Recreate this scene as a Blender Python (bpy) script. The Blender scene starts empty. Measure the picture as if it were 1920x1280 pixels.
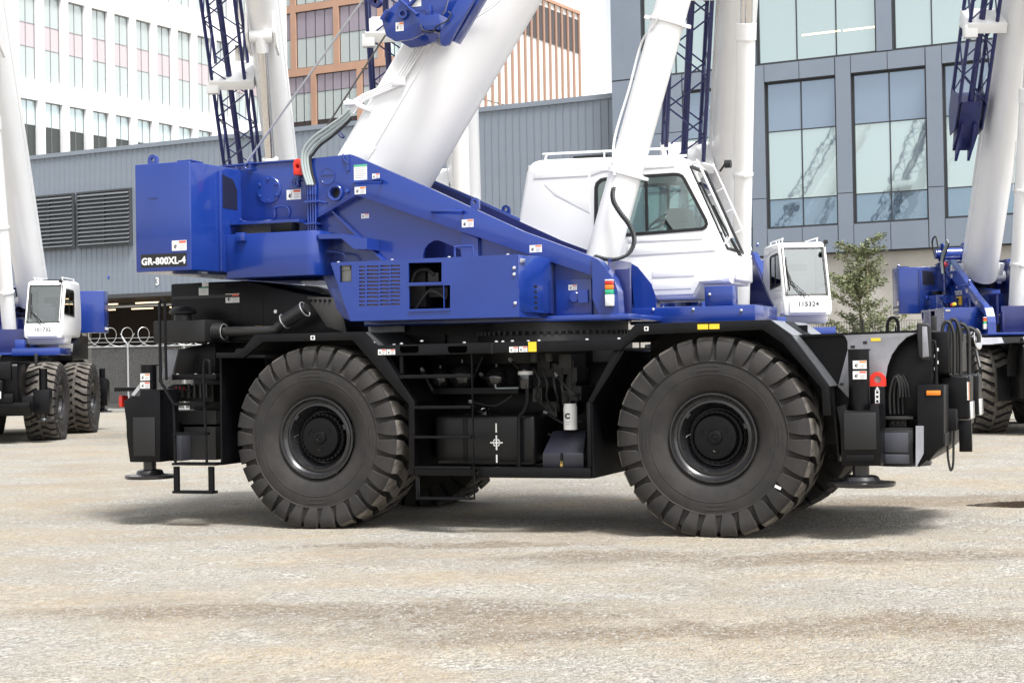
import bpy, bmesh, math, random
from mathutils import Vector, Matrix, geometry
random.seed(7)
scn = bpy.context.scene
COL = scn.collection
R_ = math.radians

# ------------------------------------------------------------------ camera
F, ROLL, EYE, HY = 3000.0, 0.018, 1.61, 680.0
PIT = math.atan((HY - 640) / F)
cam_d = bpy.data.cameras.new('camera')
cam_d.sensor_width = 36
cam_d.lens = F / 1920 * 36
cam_d.clip_end = 2000
cam_d.clip_start = 0.1
cam = bpy.data.objects.new('camera', cam_d)
COL.objects.link(cam)
cam.matrix_world = (Matrix.Translation((0, 0, EYE)) @ Matrix.Rotation(math.pi / 2 + PIT, 4, 'X')
                    @ Matrix.Rotation(-ROLL, 4, 'Z'))
scn.camera = cam

# ------------------------------------------------------------------ light
SUN_AZ = Vector((0.55, -0.83, 0)).normalized()      # towards the sun, ground plan
SUN_EL = R_(63)
w = bpy.data.worlds.new('World')
scn.world = w
w.use_nodes = True
nt = w.node_tree
bgn = nt.nodes['Background']
sky = nt.nodes.new('ShaderNodeTexSky')
sky.sky_type = 'NISHITA'
sky.sun_disc = False
sky.sun_elevation = SUN_EL
sky.sun_rotation = math.atan2(SUN_AZ.x, SUN_AZ.y)
sky.dust_density = 3.0
bw = nt.nodes.new('ShaderNodeRGBToBW')
tc = nt.nodes.new('ShaderNodeTexCoord')
nz = nt.nodes.new('ShaderNodeTexNoise')
nz.inputs['Scale'].default_value = 2.2
nz.inputs['Detail'].default_value = 6
mr = nt.nodes.new('ShaderNodeMapRange')
mr.inputs[1].default_value = 0.3
mr.inputs[2].default_value = 0.62
mr.inputs[3].default_value = 0.75
mr.inputs[4].default_value = 0.97
cl = nt.nodes.new('ShaderNodeMixRGB')       # thin bright cloud over the blue
ml = nt.nodes.new('ShaderNodeMath')
ml.operation = 'MULTIPLY'
ml.inputs[1].default_value = 1.55
nt.links.new(tc.outputs['Generated'], nz.inputs['Vector'])
nt.links.new(nz.outputs['Fac'], mr.inputs[0])
nt.links.new(mr.outputs[0], cl.inputs[0])
nt.links.new(sky.outputs[0], cl.inputs[1])
nt.links.new(sky.outputs[0], bw.inputs[0])
nt.links.new(bw.outputs[0], ml.inputs[0])
nt.links.new(ml.outputs[0], cl.inputs[2])
nt.links.new(cl.outputs[0], bgn.inputs[0])
bgn.inputs[1].default_value = 0.125

sd = bpy.data.lights.new('sun', 'SUN')
sd.energy = 3.0
sd.angle = R_(14)
sd.color = (1, 0.975, 0.945)
so = bpy.data.objects.new('sun', sd)
COL.objects.link(so)
sv = Vector((SUN_AZ.x * math.cos(SUN_EL), SUN_AZ.y * math.cos(SUN_EL), math.sin(SUN_EL)))
so.rotation_euler = sv.to_track_quat('Z', 'Y').to_euler()
so.location = (20, -10, 40)
scn.view_settings.view_transform = 'Standard'
scn.view_settings.look = 'None'
scn.view_settings.gamma = 1
scn.view_settings.exposure = 0.92
try:
    scn.cycles.max_bounces = 8
    scn.cycles.transparent_max_bounces = 16
except Exception:
    pass

# ------------------------------------------------------------------ measuring: picture point -> point on an upright plane of known place
def ray(u, v):
    x, y = (u - 960) / F, -(v - 640) / F
    c, s = math.cos(ROLL), math.sin(ROLL)
    x, y = x * c + y * s, -x * s + y * c
    return (x, math.cos(PIT) - y * math.sin(PIT), math.sin(PIT) + y * math.cos(PIT))

def surveyor(psi, O):
    X = (math.cos(psi), -math.sin(psi)); Y = (math.sin(psi), math.cos(psi))
    def at(u, v, yp=0.0):
        d = ray(u, v)
        t = (yp + O[0] * Y[0] + O[1] * Y[1]) / (d[0] * Y[0] + d[1] * Y[1])
        wx, wy = d[0] * t - O[0], d[1] * t - O[1]
        return (wx * X[0] + wy * X[1], yp, EYE + t * d[2])
    return at

PSI = R_(21)
OC = (-0.1, 15.3)
K = surveyor(PSI, OC)
def KP(pts, Y):
    r = []
    for u, v in pts:
        a = K(u, v, Y); r.append((a[0], a[2]))
    return r

# ------------------------------------------------------------------ materials
MATS = {}
def mat(name, col, rough=0.5, metal=0.0, coat=0.0, spec=0.5, noise=None, bump=None, emit=None, alpha=None):
    m = bpy.data.materials.new(name); m.use_nodes = True
    n = m.node_tree.nodes; l = m.node_tree.links
    b = n['Principled BSDF']
    b.inputs['Base Color'].default_value = (*col, 1)
    b.inputs['Roughness'].default_value = rough
    b.inputs['Metallic'].default_value = metal
    b.inputs['Coat Weight'].default_value = coat
    b.inputs['Coat Roughness'].default_value = 0.08
    b.inputs['Specular IOR Level'].default_value = spec
    if emit:
        b.inputs['Emission Color'].default_value = (*emit[0], 1); b.inputs['Emission Strength'].default_value = emit[1]
    t = n.new('ShaderNodeTexCoord')
    if noise:                       # (scale, second colour, low, high)
        q = n.new('ShaderNodeTexNoise'); q.inputs['Scale'].default_value = noise[0]; q.inputs['Detail'].default_value = 7
        q.inputs['Roughness'].default_value = 0.62
        l.new(t.outputs['Object'], q.inputs['Vector'])
        r = n.new('ShaderNodeMapRange'); r.inputs[1].default_value = noise[2]; r.inputs[2].default_value = noise[3]
        l.new(q.outputs['Fac'], r.inputs[0])
        x = n.new('ShaderNodeMixRGB'); x.inputs[1].default_value = (*col, 1); x.inputs[2].default_value = (*noise[1], 1)
        l.new(r.outputs[0], x.inputs[0]); l.new(x.outputs[0], b.inputs['Base Color'])
        r2 = n.new('ShaderNodeMapRange'); r2.inputs[3].default_value = rough - .04; r2.inputs[4].default_value = min(1, rough + .12)
        l.new(q.outputs['Fac'], r2.inputs[0]); l.new(r2.outputs[0], b.inputs['Roughness'])
    if bump:                        # (scale, strength, distance)
        q = n.new('ShaderNodeTexNoise'); q.inputs['Scale'].default_value = bump[0]; q.inputs['Detail'].default_value = 4
        l.new(t.outputs['Object'], q.inputs['Vector'])
        p = n.new('ShaderNodeBump'); p.inputs['Strength'].default_value = bump[1]; p.inputs['Distance'].default_value = bump[2]
        l.new(q.outputs['Fac'], p.inputs['Height']); l.new(p.outputs[0], b.inputs['Normal'])
    MATS[name] = m
    return m

BLUE = mat('blue_paint', (0.0085, 0.033, 0.215), 0.19, coat=0.55, noise=(1.7, (0.0115, 0.041, 0.25), .35, .75), bump=(1.1, .16, .03))
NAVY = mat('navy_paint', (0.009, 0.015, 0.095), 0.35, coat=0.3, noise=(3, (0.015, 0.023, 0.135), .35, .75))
WHITE = mat('white_paint', (0.86, 0.865, 0.87), 0.3, coat=0.35, noise=(1.5, (0.82, 0.825, 0.83), .4, .8), bump=(1.0, .06, .02))
BLACK = mat('black_paint', (0.0030, 0.0032, 0.0042), 0.32, coat=0.0, spec=.22, noise=(5, (0.006, 0.006, 0.007), .45, .8), bump=(9, .05, .01))
GREYB = mat('grey_paint_sky_sheen', (0.27, 0.277, 0.305), 0.35, coat=0.3, noise=(3, (0.12, 0.125, 0.14), .4, .8))  # sky reflected in black carrier plates, put into the colour; flap and mirror share it
GRIPM = mat('antislip_grey', (0.022, 0.023, 0.025), 0.7, noise=(40, (0.035, 0.036, 0.038), .35, .7))
RUBBER = mat('tyre_rubber', (0.0235, 0.0225, 0.0225), 0.75, spec=.25, noise=(5, (0.041, 0.038, 0.036), .32, .75), bump=(60, .15, .004))
DUSTY = mat('dusty_rubber', (0.070, 0.064, 0.057), 0.95, spec=.2, noise=(11, (0.170, 0.155, 0.137), .36, .66), bump=(90, .4, .006))
HOSE = mat('rubber_hose', (0.015, 0.015, 0.015), 0.5)
HOSEG = mat('hose_grey_sleeve', (0.33, 0.38, 0.38), 0.4)
CHROME = mat('chrome_rod', (0.75, 0.74, 0.74), 0.12, metal=1)
STEEL = mat('galvanised_steel', (0.55, 0.57, 0.58), 0.4, metal=0.8, noise=(20, (0.42, 0.44, 0.45), .4, .7))
BOLT = mat('zinc_bolt', (0.75, 0.76, 0.78), 0.3, metal=0.7)
RED = mat('red_paint', (0.72, 0.035, 0.02), 0.4)
STW = mat('sticker_white', (0.78, 0.78, 0.77), 0.4)
STR = mat('sticker_red', (0.70, 0.10, 0.06), 0.4)
STO = mat('sticker_orange', (0.80, 0.22, 0.05), 0.4)
STG = mat('sticker_green', (0.10, 0.42, 0.26), 0.4)
STK = mat('sticker_black', (0.012, 0.012, 0.014), 0.4)
STL = mat('sticker_grey', (0.42, 0.43, 0.44), 0.4)
YEL = mat('reflector_yellow', (0.80, 0.55, 0.03), 0.35)
AMBER = mat('amber_lens', (0.75, 0.20, 0.01), 0.2, coat=0.5)
REDL = mat('red_lens', (0.55, 0.02, 0.01), 0.2, coat=0.5)
GREENL = mat('green_lens', (0.03, 0.42, 0.22), 0.2, coat=0.5)
INTER = mat('cab_interior', (0.018, 0.02, 0.022), 0.7)
INTERL = mat('cab_lining', (0.55, 0.57, 0.58), 0.8)
COPPER = mat('radiator_fin', (0.34, 0.20, 0.11), 0.45, metal=0.4)
ROPE = mat('wire_rope', (0.42, 0.43, 0.45), 0.5, metal=0.5)
ROPED = mat('greased_rope', (0.10, 0.095, 0.09), 0.6, metal=0.3)

def glass(name, tint, refl_tint=(0.9, 0.95, 0.95), f0=0.10):
    m = bpy.data.materials.new(name); m.use_nodes = True
    n = m.node_tree.nodes; l = m.node_tree.links
    n.remove(n['Principled BSDF'])
    tr = n.new('ShaderNodeBsdfTransparent'); tr.inputs[0].default_value = (*tint, 1)
    gl = n.new('ShaderNodeBsdfGlossy'); gl.inputs[0].default_value = (*refl_tint, 1); gl.inputs['Roughness'].default_value = 0.01
    fr = n.new('ShaderNodeFresnel'); fr.inputs[0].default_value = 1.55
    ad = n.new('ShaderNodeMath'); ad.operation = 'ADD'; ad.inputs[1].default_value = f0; ad.use_clamp = True
    mx = n.new('ShaderNodeMixShader')
    l.new(fr.outputs[0], ad.inputs[0]); l.new(ad.outputs[0], mx.inputs[0])
    l.new(tr.outputs[0], mx.inputs[1]); l.new(gl.outputs[0], mx.inputs[2])
    l.new(mx.outputs[0], n['Material Output'].inputs[0])
    return m
CABGLASS = glass('cab_glass', (0.76, 0.87, 0.85), f0=0.09)

# ------------------------------------------------------------------ mesh building
class MB:
    def __init__(s):
        s.v = []; s.f = []; s.m = []; s.mi = 0
    def mat(s, i):
        s.mi = i; return s
    def add(s, vs, fs):
        o = len(s.v); s.v += [tuple(p) for p in vs]
        for f in fs:
            s.f.append(tuple(i + o for i in f)); s.m.append(s.mi)
        return s
    def box(s, x0, x1, y0, y1, z0, z1):
        if x0 > x1: x0, x1 = x1, x0
        if y0 > y1: y0, y1 = y1, y0
        if z0 > z1: z0, z1 = z1, z0
        return s.add([(x0, y0, z0), (x1, y0, z0), (x1, y1, z0), (x0, y1, z0), (x0, y0, z1), (x1, y0, z1), (x1, y1, z1), (x0, y1, z1)],
              [(0, 3, 2, 1), (4, 5, 6, 7), (0, 1, 5, 4), (1, 2, 6, 5), (2, 3, 7, 6), (3, 0, 4, 7)])
    def prism(s, poly, y0, y1, holes=()):
        """outline in X,Z pushed from y0 to y1; holes are outlines cut right through"""
        loops = [list(poly)] + [list(h) for h in holes]
        flat = [p for lp in loops for p in lp]; n = len(flat)
        vs = [(p[0], y0, p[1]) for p in flat] + [(p[0], y1, p[1]) for p in flat]
        fs = []
        if not holes:
            fs += [tuple(range(n)), tuple(range(2 * n - 1, n - 1, -1))]
        else:
            for t in geometry.tessellate_polygon([[Vector((p[0], p[1], 0)) for p in lp] for lp in loops]):
                fs.append(tuple(t)); fs.append(tuple(i + n for i in reversed(t)))
        o = 0
        for lp in loops:
            k = len(lp)
            for i in range(k):
                a, b = o + i, o + (i + 1) % k
                fs.append((b, a, a + n, b + n))
            o += k
        return s.add(vs, fs)
    def sheet(s, line, y0, y1, th=0.02):
        """a bent plate: polyline in X,Z pushed from y0 to y1, th thick downwards"""
        k = len(line); nor = []
        for i in range(k):
            a = Vector(line[max(0, i - 1)]); b = Vector(line[min(k - 1, i + 1)])
            d = (b - a).normalized(); nor.append((d.y, -d.x))
        low = [(p[0] + n[0] * th, p[1] + n[1] * th) for p, n in zip(line, nor)]
        for i in range(k - 1):
            pass
        vs = [(p[0], y0, p[1]) for p in line] + [(p[0], y1, p[1]) for p in line] + [(p[0], y0, p[1]) for p in low] + [(p[0], y1, p[1]) for p in low]
        fs = []
        for i in range(k - 1):
            fs += [(i, i + 1, k + i + 1, k + i), (2 * k + i + 1, 2 * k + i, 3 * k + i, 3 * k + i + 1),
                   (i + 1, i, 2 * k + i, 2 * k + i + 1), (k + i, k + i + 1, 3 * k + i + 1, 3 * k + i)]
        fs += [(0, k, 3 * k, 2 * k), (2 * k - 1, k - 1, 3 * k - 1, 4 * k - 1)]
        return s.add(vs, fs)
    def tube(s, path, r, n=8, cap=True, radii=None):
        P = [Vector(p) for p in path]; k = len(P); vs = []; fs = []
        t = (P[1] - P[0]).normalized()
        up = Vector((0, 0, 1)) if abs(t.z) < .9 else Vector((1, 0, 0))
        nrm = t.cross(up).normalized()
        for i in range(k):
            if i == 0: d = P[1] - P[0]
            elif i == k - 1: d = P[-1] - P[-2]
            else: d = (P[i + 1] - P[i]).normalized() + (P[i] - P[i - 1]).normalized()
            d.normalize()
            nrm = (nrm - d * nrm.dot(d)).normalized(); bi = d.cross(nrm)
            rr = radii[i] if radii else r
            if 0 < i < k - 1:
                c = (P[i + 1] - P[i]).normalized().dot(d); sc = 1 / max(.6, c)
            else: sc = 1
            for j in range(n):
                a = 2 * math.pi * j / n
                vs.append(P[i] + (nrm * math.cos(a) + bi * math.sin(a)) * rr * (sc if sc < 1.3 else 1.3))
        for i in range(k - 1):
            for j in range(n):
                a, b = i * n + j, i * n + (j + 1) % n
                fs.append((a, b, b + n, a + n))
        if cap:
            fs.append(tuple(range(n - 1, -1, -1))); fs.append(tuple(range((k - 1) * n, k * n)))
        return s.add(vs, fs)
    def cyl(s, p0, p1, r, n=20, r2=None):
        return s.tube([p0, p1], r, n, True, [r, r if r2 is None else r2])
    def bar(s, p0, p1, wd, ht):
        """straight square bar"""
        a, b = Vector(p0), Vector(p1); d = (b - a).normalized()
        up = Vector((0, 1, 0)) if abs(d.y) < .9 else Vector((0, 0, 1))
        x = d.cross(up).normalized() * wd / 2; y = d.cross(x).normalized() * ht / 2
        vs = [a - x - y, a + x - y, a + x + y, a - x + y, b - x - y, b + x - y, b + x + y, b - x + y]
        return s.add(vs, [(0, 3, 2, 1), (4, 5, 6, 7), (0, 1, 5, 4), (1, 2, 6, 5), (2, 3, 7, 6), (3, 0, 4, 7)])
    def lathe(s, c, axis, prof, n=32, a0=0, a1=2 * math.pi):
        """profile of (along axis, radius) round an axis"""
        ax = Vector(axis).normalized()
        up = Vector((0, 0, 1)) if abs(ax.z) < .9 else Vector((1, 0, 0))
        e1 = ax.cross(up).normalized(); e2 = ax.cross(e1); c = Vector(c)
        k = len(prof); vs = []; fs = []
        full = abs(a1 - a0 - 2 * math.pi) < 1e-6; m = n if full else n + 1
        for j in range(m):
            a = a0 + (a1 - a0) * j / n
            for (h, r) in prof:
                vs.append(c + ax * h + (e1 * math.cos(a) + e2 * math.sin(a)) * r)
        for j in range(n):
            jj = (j + 1) % m
            for i in range(k - 1):
                fs.append((j * k + i, jj * k + i, jj * k + i + 1, j * k + i + 1))
        return s.add(vs, fs)
    def ball(s, c, r, n=14, sz=1.0):
        pr = [(-r * math.cos(math.pi * i / (n // 2)) * sz, max(1e-4, r * math.sin(math.pi * i / (n // 2)))) for i in range(n // 2 + 1)]
        return s.lathe(c, (0, 0, 1), pr, n)
    def quad(s, a, b, c, d):
        return s.add([a, b, c, d], [(0, 1, 2, 3)])
    def mesh(s, name, mats, bevel=0, seg=2, smooth=35, weld=True):
        me = bpy.data.meshes.new(name)
        me.from_pydata(s.v, [], s.f)
        for m in (mats if isinstance(mats, (list, tuple)) else [mats]): me.materials.append(m)
        me.polygons.foreach_set('material_index', s.m)
        bm = bmesh.new(); bm.from_mesh(me)
        if weld: bmesh.ops.remove_doubles(bm, verts=bm.verts, dist=1e-5)
        bmesh.ops.recalc_face_normals(bm, faces=bm.faces)
        if bevel:
            bmesh.ops.dissolve_limit(bm, angle_limit=R_(1), verts=bm.verts, edges=bm.edges, delimit={'MATERIAL'})
            ed = [e for e in bm.edges if len(e.link_faces) == 2 and e.calc_face_angle(0) > R_(25)]
            for f in bm.faces: f.smooth = any(len(e.link_faces) == 2 and R_(1.5) < e.calc_face_angle(0) <= R_(25) for e in f.edges)
            for f in bmesh.ops.bevel(bm, geom=ed, offset=bevel, segments=seg, profile=.5, affect='EDGES', clamp_overlap=True)['faces']: f.smooth = True
        bm.to_mesh(me); bm.free()
        if smooth and not bevel: me.shade_smooth()
        if smooth:
            me.set_sharp_from_angle(angle=R_(smooth))
        return me
    def build(s, name, mats, parent=None, bevel=0, seg=2, smooth=35, loc=None, weld=True):
        return put(name, s.mesh(name, mats, bevel, seg, smooth, weld), parent, loc)

LAST = [None]
def put(name, me, parent=None, loc=None, rot=None):
    o = bpy.data.objects.new(name, me); COL.objects.link(o); LAST[0] = o
    if parent: o.parent = parent
    if loc: o.location = loc
    if rot: o.rotation_euler = rot
    return o
def tag(o, label=None, cat=None, group=None, kind=None):
    if label: o['label'] = label
    if cat: o['category'] = cat
    if group: o['group'] = group
    if kind: o['kind'] = kind
    return o
def empty(name, loc=(0, 0, 0), rz=0, parent=None):
    o = bpy.data.objects.new(name, None); COL.objects.link(o)
    o.location = loc; o.rotation_euler = (0, 0, rz); o.empty_display_size = .3
    if parent: o.parent = parent
    return o
def copy_tree(o, parent=None, skip=()):
    c = o.copy(); COL.objects.link(c); c.parent = parent
    for ch in list(o.children):
        if ch not in skip: copy_tree(ch, c, skip)
    return c
def arc(cx, cz, r, a0, a1, n):
    return [(cx + r * math.cos(R_(a0 + (a1 - a0) * i / n)), cz + r * math.sin(R_(a0 + (a1 - a0) * i / n))) for i in range(n + 1)]
def smooth_path(pts, n=6):
    """Catmull-Rom through the points"""
    P = [Vector(p) for p in pts]; P = [P[0] * 2 - P[1]] + P + [P[-1] * 2 - P[-2]]; out = []
    for i in range(1, len(P) - 2):
        for k in range(n):
            t = k / n
            out.append(.5 * ((2 * P[i]) + (P[i + 1] - P[i - 1]) * t + (2 * P[i - 1] - 5 * P[i] + 4 * P[i + 1] - P[i + 2]) * t * t
                             + (3 * P[i] - P[i - 1] - 3 * P[i + 1] + P[i + 2]) * t ** 3))
    out.append(P[-2]); return out
def text_mesh(body, size, bold=0.0, name='lettering'):
    cu = bpy.data.curves.new(name, 'FONT'); cu.body = body; cu.size = size; cu.offset = bold
    cu.align_x = 'CENTER'; cu.align_y = 'CENTER'; cu.extrude = 0.001; cu.resolution_u = 3; cu.space_character = 1.05
    o = bpy.data.objects.new(name, cu); COL.objects.link(o)
    dg = bpy.context.evaluated_depsgraph_get(); dg.update()
    me = bpy.data.meshes.new_from_object(o.evaluated_get(dg)); me.name = name
    bpy.data.objects.remove(o); bpy.data.curves.remove(cu)
    return me
def lettering(body, size, m, parent, loc, rot, bold=0.0, sx=1.0, name='lettering', fit=None):
    me = text_mesh(body, size, bold, name); me.materials.clear(); me.materials.append(m)
    if fit:
        xs = [v.co.x for v in me.vertices]; ys = [v.co.y for v in me.vertices]
        cx, cy = (min(xs) + max(xs)) / 2, (min(ys) + max(ys)) / 2; kx, ky = fit[0] / (max(xs) - min(xs)), fit[1] / (max(ys) - min(ys))
        for v in me.vertices: v.co.x = (v.co.x - cx) * kx; v.co.y = (v.co.y - cy) * ky
    o = put(name, me, parent, loc, rot); o.scale = (sx, 1, 1)
    return o

# ------------------------------------------------------------------ ground
DAMP = ((-1.75, 10.7, 1.7, .40), (-.4, 10.35, 1.3, .75), (.75, 9.5, 1.9, .36), (.75, 13.3, .95, .42), (4.6, 17.9, 2.2, .8), (2.6, 12.9, 2.0, .42), (-.6, 14.3, 1.6, .3), (2.4, 9.6, .9, .55))
def ground_material():
    m = bpy.data.materials.new('gravel_yard'); m.use_nodes = True
    n = m.node_tree.nodes; l = m.node_tree.links; b = n['Principled BSDF']
    t = n.new('ShaderNodeTexCoord')
    def noise(scale, detail=6, rough=.6, mp=None, loc=(0, 0, 0)):
        q = n.new('ShaderNodeTexNoise'); q.inputs['Scale'].default_value = scale
        q.inputs['Detail'].default_value = detail; q.inputs['Roughness'].default_value = rough
        src = t.outputs['Object']
        if mp:
            g = n.new('ShaderNodeMapping'); g.inputs['Scale'].default_value = mp; g.inputs['Location'].default_value = loc
            l.new(src, g.inputs[0]); src = g.outputs[0]
        l.new(src, q.inputs['Vector']); return q.outputs['Fac']
    def rng(x, a, c, lo=0, hi=1):
        r = n.new('ShaderNodeMapRange'); r.inputs[1].default_value = a; r.inputs[2].default_value = c
        r.inputs[3].default_value = lo; r.inputs[4].default_value = hi; l.new(x, r.inputs[0]); return r.outputs[0]
    def mixc(f, a, c):
        x = n.new('ShaderNodeMixRGB')
        l.new(f, x.inputs[0])
        for i, k in ((1, a), (2, c)):
            if isinstance(k, tuple): x.inputs[i].default_value = (*k, 1)
            else: l.new(k, x.inputs[i])
        return x.outputs[0]
    def math2(op, a, c=0.0):
        x = n.new('ShaderNodeMath'); x.operation = op
        for i, k in ((0, a), (1, c)):
            if isinstance(k, (int, float)): x.inputs[i].default_value = k
            else: l.new(k, x.inputs[i])
        return x.outputs[0]
    vs = []
    for sc in (38, 85):
        v = n.new('ShaderNodeTexVoronoi'); v.inputs['Scale'].default_value = sc
        l.new(t.outputs['Object'], v.inputs['Vector']); vs.append(v)
    bwn = n.new('ShaderNodeRGBToBW'); l.new(vs[0].outputs['Color'], bwn.inputs[0])
    bw2 = n.new('ShaderNodeRGBToBW'); l.new(vs[1].outputs['Color'], bw2.inputs[0])
    stone = mixc(rng(bwn.outputs[0], .15, .85), (0.20, 0.193, 0.175), (0.455, 0.443, 0.412))
    fine = mixc(rng(bw2.outputs[0], .2, .85), (0.225, 0.211, 0.183), (0.41, 0.39, 0.348))
    big = mixc(rng(noise(2.2, 8), .42, .58), stone, fine)
    dirt = mixc(rng(noise(9, 7), .35, .7), (0.30, 0.25, 0.18), (0.41, 0.358, 0.278))
    dm = rng(noise(1.0, 9, .68, (0.42, 0.62, 1), (3.1, 1.7, 0)), .45, .62)
    dm = math2('MULTIPLY', dm, rng(noise(14, 6, .7), .3, .6, .45, 1.0))
    c1 = mixc(dm, big, dirt)
    wm = rng(noise(1.0, 10, .66, (0.30, 0.95, 1), (11.3, 4.9, 0)), .545, .64)
    wm = math2('MULTIPLY', wm, rng(noise(11, 8, .7), .38, .62, .25, .9))
    sp = n.new('ShaderNodeSeparateXYZ'); l.new(t.outputs['Object'], sp.inputs[0])
    nd = math2('MULTIPLY', math2('SUBTRACT', noise(1.6, 9, .7), .5), 2.4); nd2 = math2('MULTIPLY', math2('SUBTRACT', noise(2.1, 9, .7, (1, 1, 1), (7, 3, 1)), .5), 1.5)
    xx = math2('ADD', sp.outputs[0], nd); yy = math2('ADD', sp.outputs[1], nd2); acc = None
    for (cx, cy, rx, ry) in DAMP:
        ex = math2('POWER', math2('ABSOLUTE', math2('DIVIDE', math2('SUBTRACT', xx, cx), rx)), 2); ey = math2('POWER', math2('ABSOLUTE', math2('DIVIDE', math2('SUBTRACT', yy, cy), ry)), 2)
        e_ = rng(math2('ADD', ex, ey), 1.25, .25); acc = e_ if acc is None else math2('MAXIMUM', acc, e_)
    acc = math2('MULTIPLY', acc, rng(noise(12, 8, .72), .34, .60, .55, 1.0))
    wm = math2('MAXIMUM', math2('MULTIPLY', wm, .22), math2('MULTIPLY', acc, .85))
    wm = math2('MULTIPLY', wm, rng(bwn.outputs[0], .45, .8, 1.0, .5))            # clean stones stay pale in the damp earth
    c2 = mixc(wm, c1, (0.155, 0.119, 0.082))
    # trodden, oil-darkened earth where the machine is parked
    oil = mixc(math2('MULTIPLY', rng(noise(.5, 5), .45, .7), .35), c2, (0.20, 0.165, 0.13))
    mt = n.new('ShaderNodeMixRGB'); mt.blend_type = 'MULTIPLY'; mt.inputs[0].default_value = 1; l.new(oil, mt.inputs[1])
    mo = math2('ADD', math2('MULTIPLY', rng(noise(17, 5, .65), .3, .7), .5), math2('MULTIPLY', rng(noise(60, 3, .6), .3, .7), .45))
    l.new(mixc(mo, (.70, .69, .68), (1.22, 1.22, 1.21)), mt.inputs[2])
    l.new(mt.outputs[0], b.inputs['Base Color'])
    l.new(rng(wm, 0, 1, .92, .62), b.inputs['Roughness'])
    b.inputs['Specular IOR Level'].default_value = .25
    h = math2('ADD', math2('MULTIPLY', vs[0].outputs['Distance'], -.020), math2('MULTIPLY', vs[1].outputs['Distance'], -.010))
    h = math2('ADD', h, math2('MULTIPLY', noise(6, 8, .65), .05))
    bp = n.new('ShaderNodeBump'); bp.inputs['Strength'].default_value = .9; bp.inputs['Distance'].default_value = 1.0
    l.new(h, bp.inputs['Height']); l.new(bp.outputs[0], b.inputs['Normal'])
    return m
GRAVEL = ground_material()
from mathutils import noise as mnoise
def gz(x, y):
    """gentle ruts and swells of the yard"""
    f = max(0, min(1, (y - 5) / 3)) * max(0, min(1, (60 - y) / 15))
    return (mnoise.noise((x * .22, y * .55, 0)) * .026 + mnoise.noise((x * .9, y * 1.9, 4)) * .016 + mnoise.noise((x * 3.1, y * 4.1, 8)) * .007) * f - 0.012 - .055 * math.exp(-((x - 5.75) / .8) ** 2 - ((y - 17.6) / .55) ** 2)
def lines_(a, c, n): return [a + (c - a) * i / n for i in range(n + 1)]
gx = [-400, -150, -60, -30] + [-22, -16, -12] + lines_(-9, 9, 170) + [12, 16, 22, 30, 60, 150, 400]
gy = [-200, -60, -10, 2] + lines_(6, 22, 190) + lines_(22.3, 30, 30) + lines_(31, 70, 30) + [110, 180, 320, 600]
g = MB(); nx = len(gx)
g.v = [(x, y, gz(x, y)) for y in gy for x in gx]
for j in range(len(gy) - 1):
    for i in range(nx - 1):
        a = j * nx + i; g.f.append((a, a + 1, a + nx + 1, a + nx)); g.m.append(0)
tag(g.build('ground', GRAVEL, weld=False, smooth=60), kind='structure')

# loose stones lying on the yard, nearer ones picked out by the eye
PEB = mat('loose_stone', (0.17, 0.162, 0.145), 0.95, spec=.05, noise=(31, (0.31, 0.30, 0.277), .36, .64))
pb = MB(); rnd = random.Random(3)
ico = [(0, 0, 1), (.9, 0, .2), (.28, .86, .2), (-.73, .53, .2), (-.73, -.53, .2), (.28, -.86, .2)]
icf = [(0, 1, 2), (0, 2, 3), (0, 3, 4), (0, 4, 5), (0, 5, 1)]
for k in range(60000):
    y = 7.2 + 13 * rnd.random() ** 1.7
    x = (rnd.random() * 2 - 1) * y * .36
    dmp = min(((x - cx) / rx) ** 2 + ((y - cy) / ry) ** 2 for cx, cy, rx, ry in DAMP)
    if mnoise.noise((x * .7, y * 1.2, 9)) * .6 + rnd.random() < (.25 if dmp < 1.6 else .62): continue
    r = .0042 + .0115 * rnd.random() ** 3.2
    if rnd.random() < .002: r *= 1.7
    a = rnd.random() * 6.28; ca, sa = math.cos(a), math.sin(a); e = .6 + .5 * rnd.random(); zz = gz(x, y) - r * .15; q = .5 + .4 * rnd.random()
    o = len(pb.v)
    for (i, j, h) in ico:
        jx = i * r * (1 + .3 * (rnd.random() - .5)); jy = j * r * e
        pb.v.append((x + jx * ca - jy * sa, y + jx * sa + jy * ca, zz + h * r * q))
    for f in icf:
        pb.f.append((f[0] + o, f[1] + o, f[2] + o)); pb.m.append(0)
me = bpy.data.meshes.new('loose_stones'); me.from_pydata(pb.v, [], pb.f); me.materials.append(PEB)
tag(put('loose_stones', me), 'loose grey stones strewn over the gravel yard', 'gravel', kind='stuff')

# rain puddle on the right
PUD = mat('muddy_water', (0.075, 0.055, 0.04), 0.06, spec=.6)
pts = []
for i in range(28):
    a = 2 * math.pi * i / 28
    pts.append((5.75 + 1.1 * math.cos(a), 17.6 + .75 * math.sin(a), -0.042))
p = MB(); p.add(pts, [tuple(range(28))])
tag(p.build('puddle', PUD, smooth=0), kind='structure')

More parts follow.
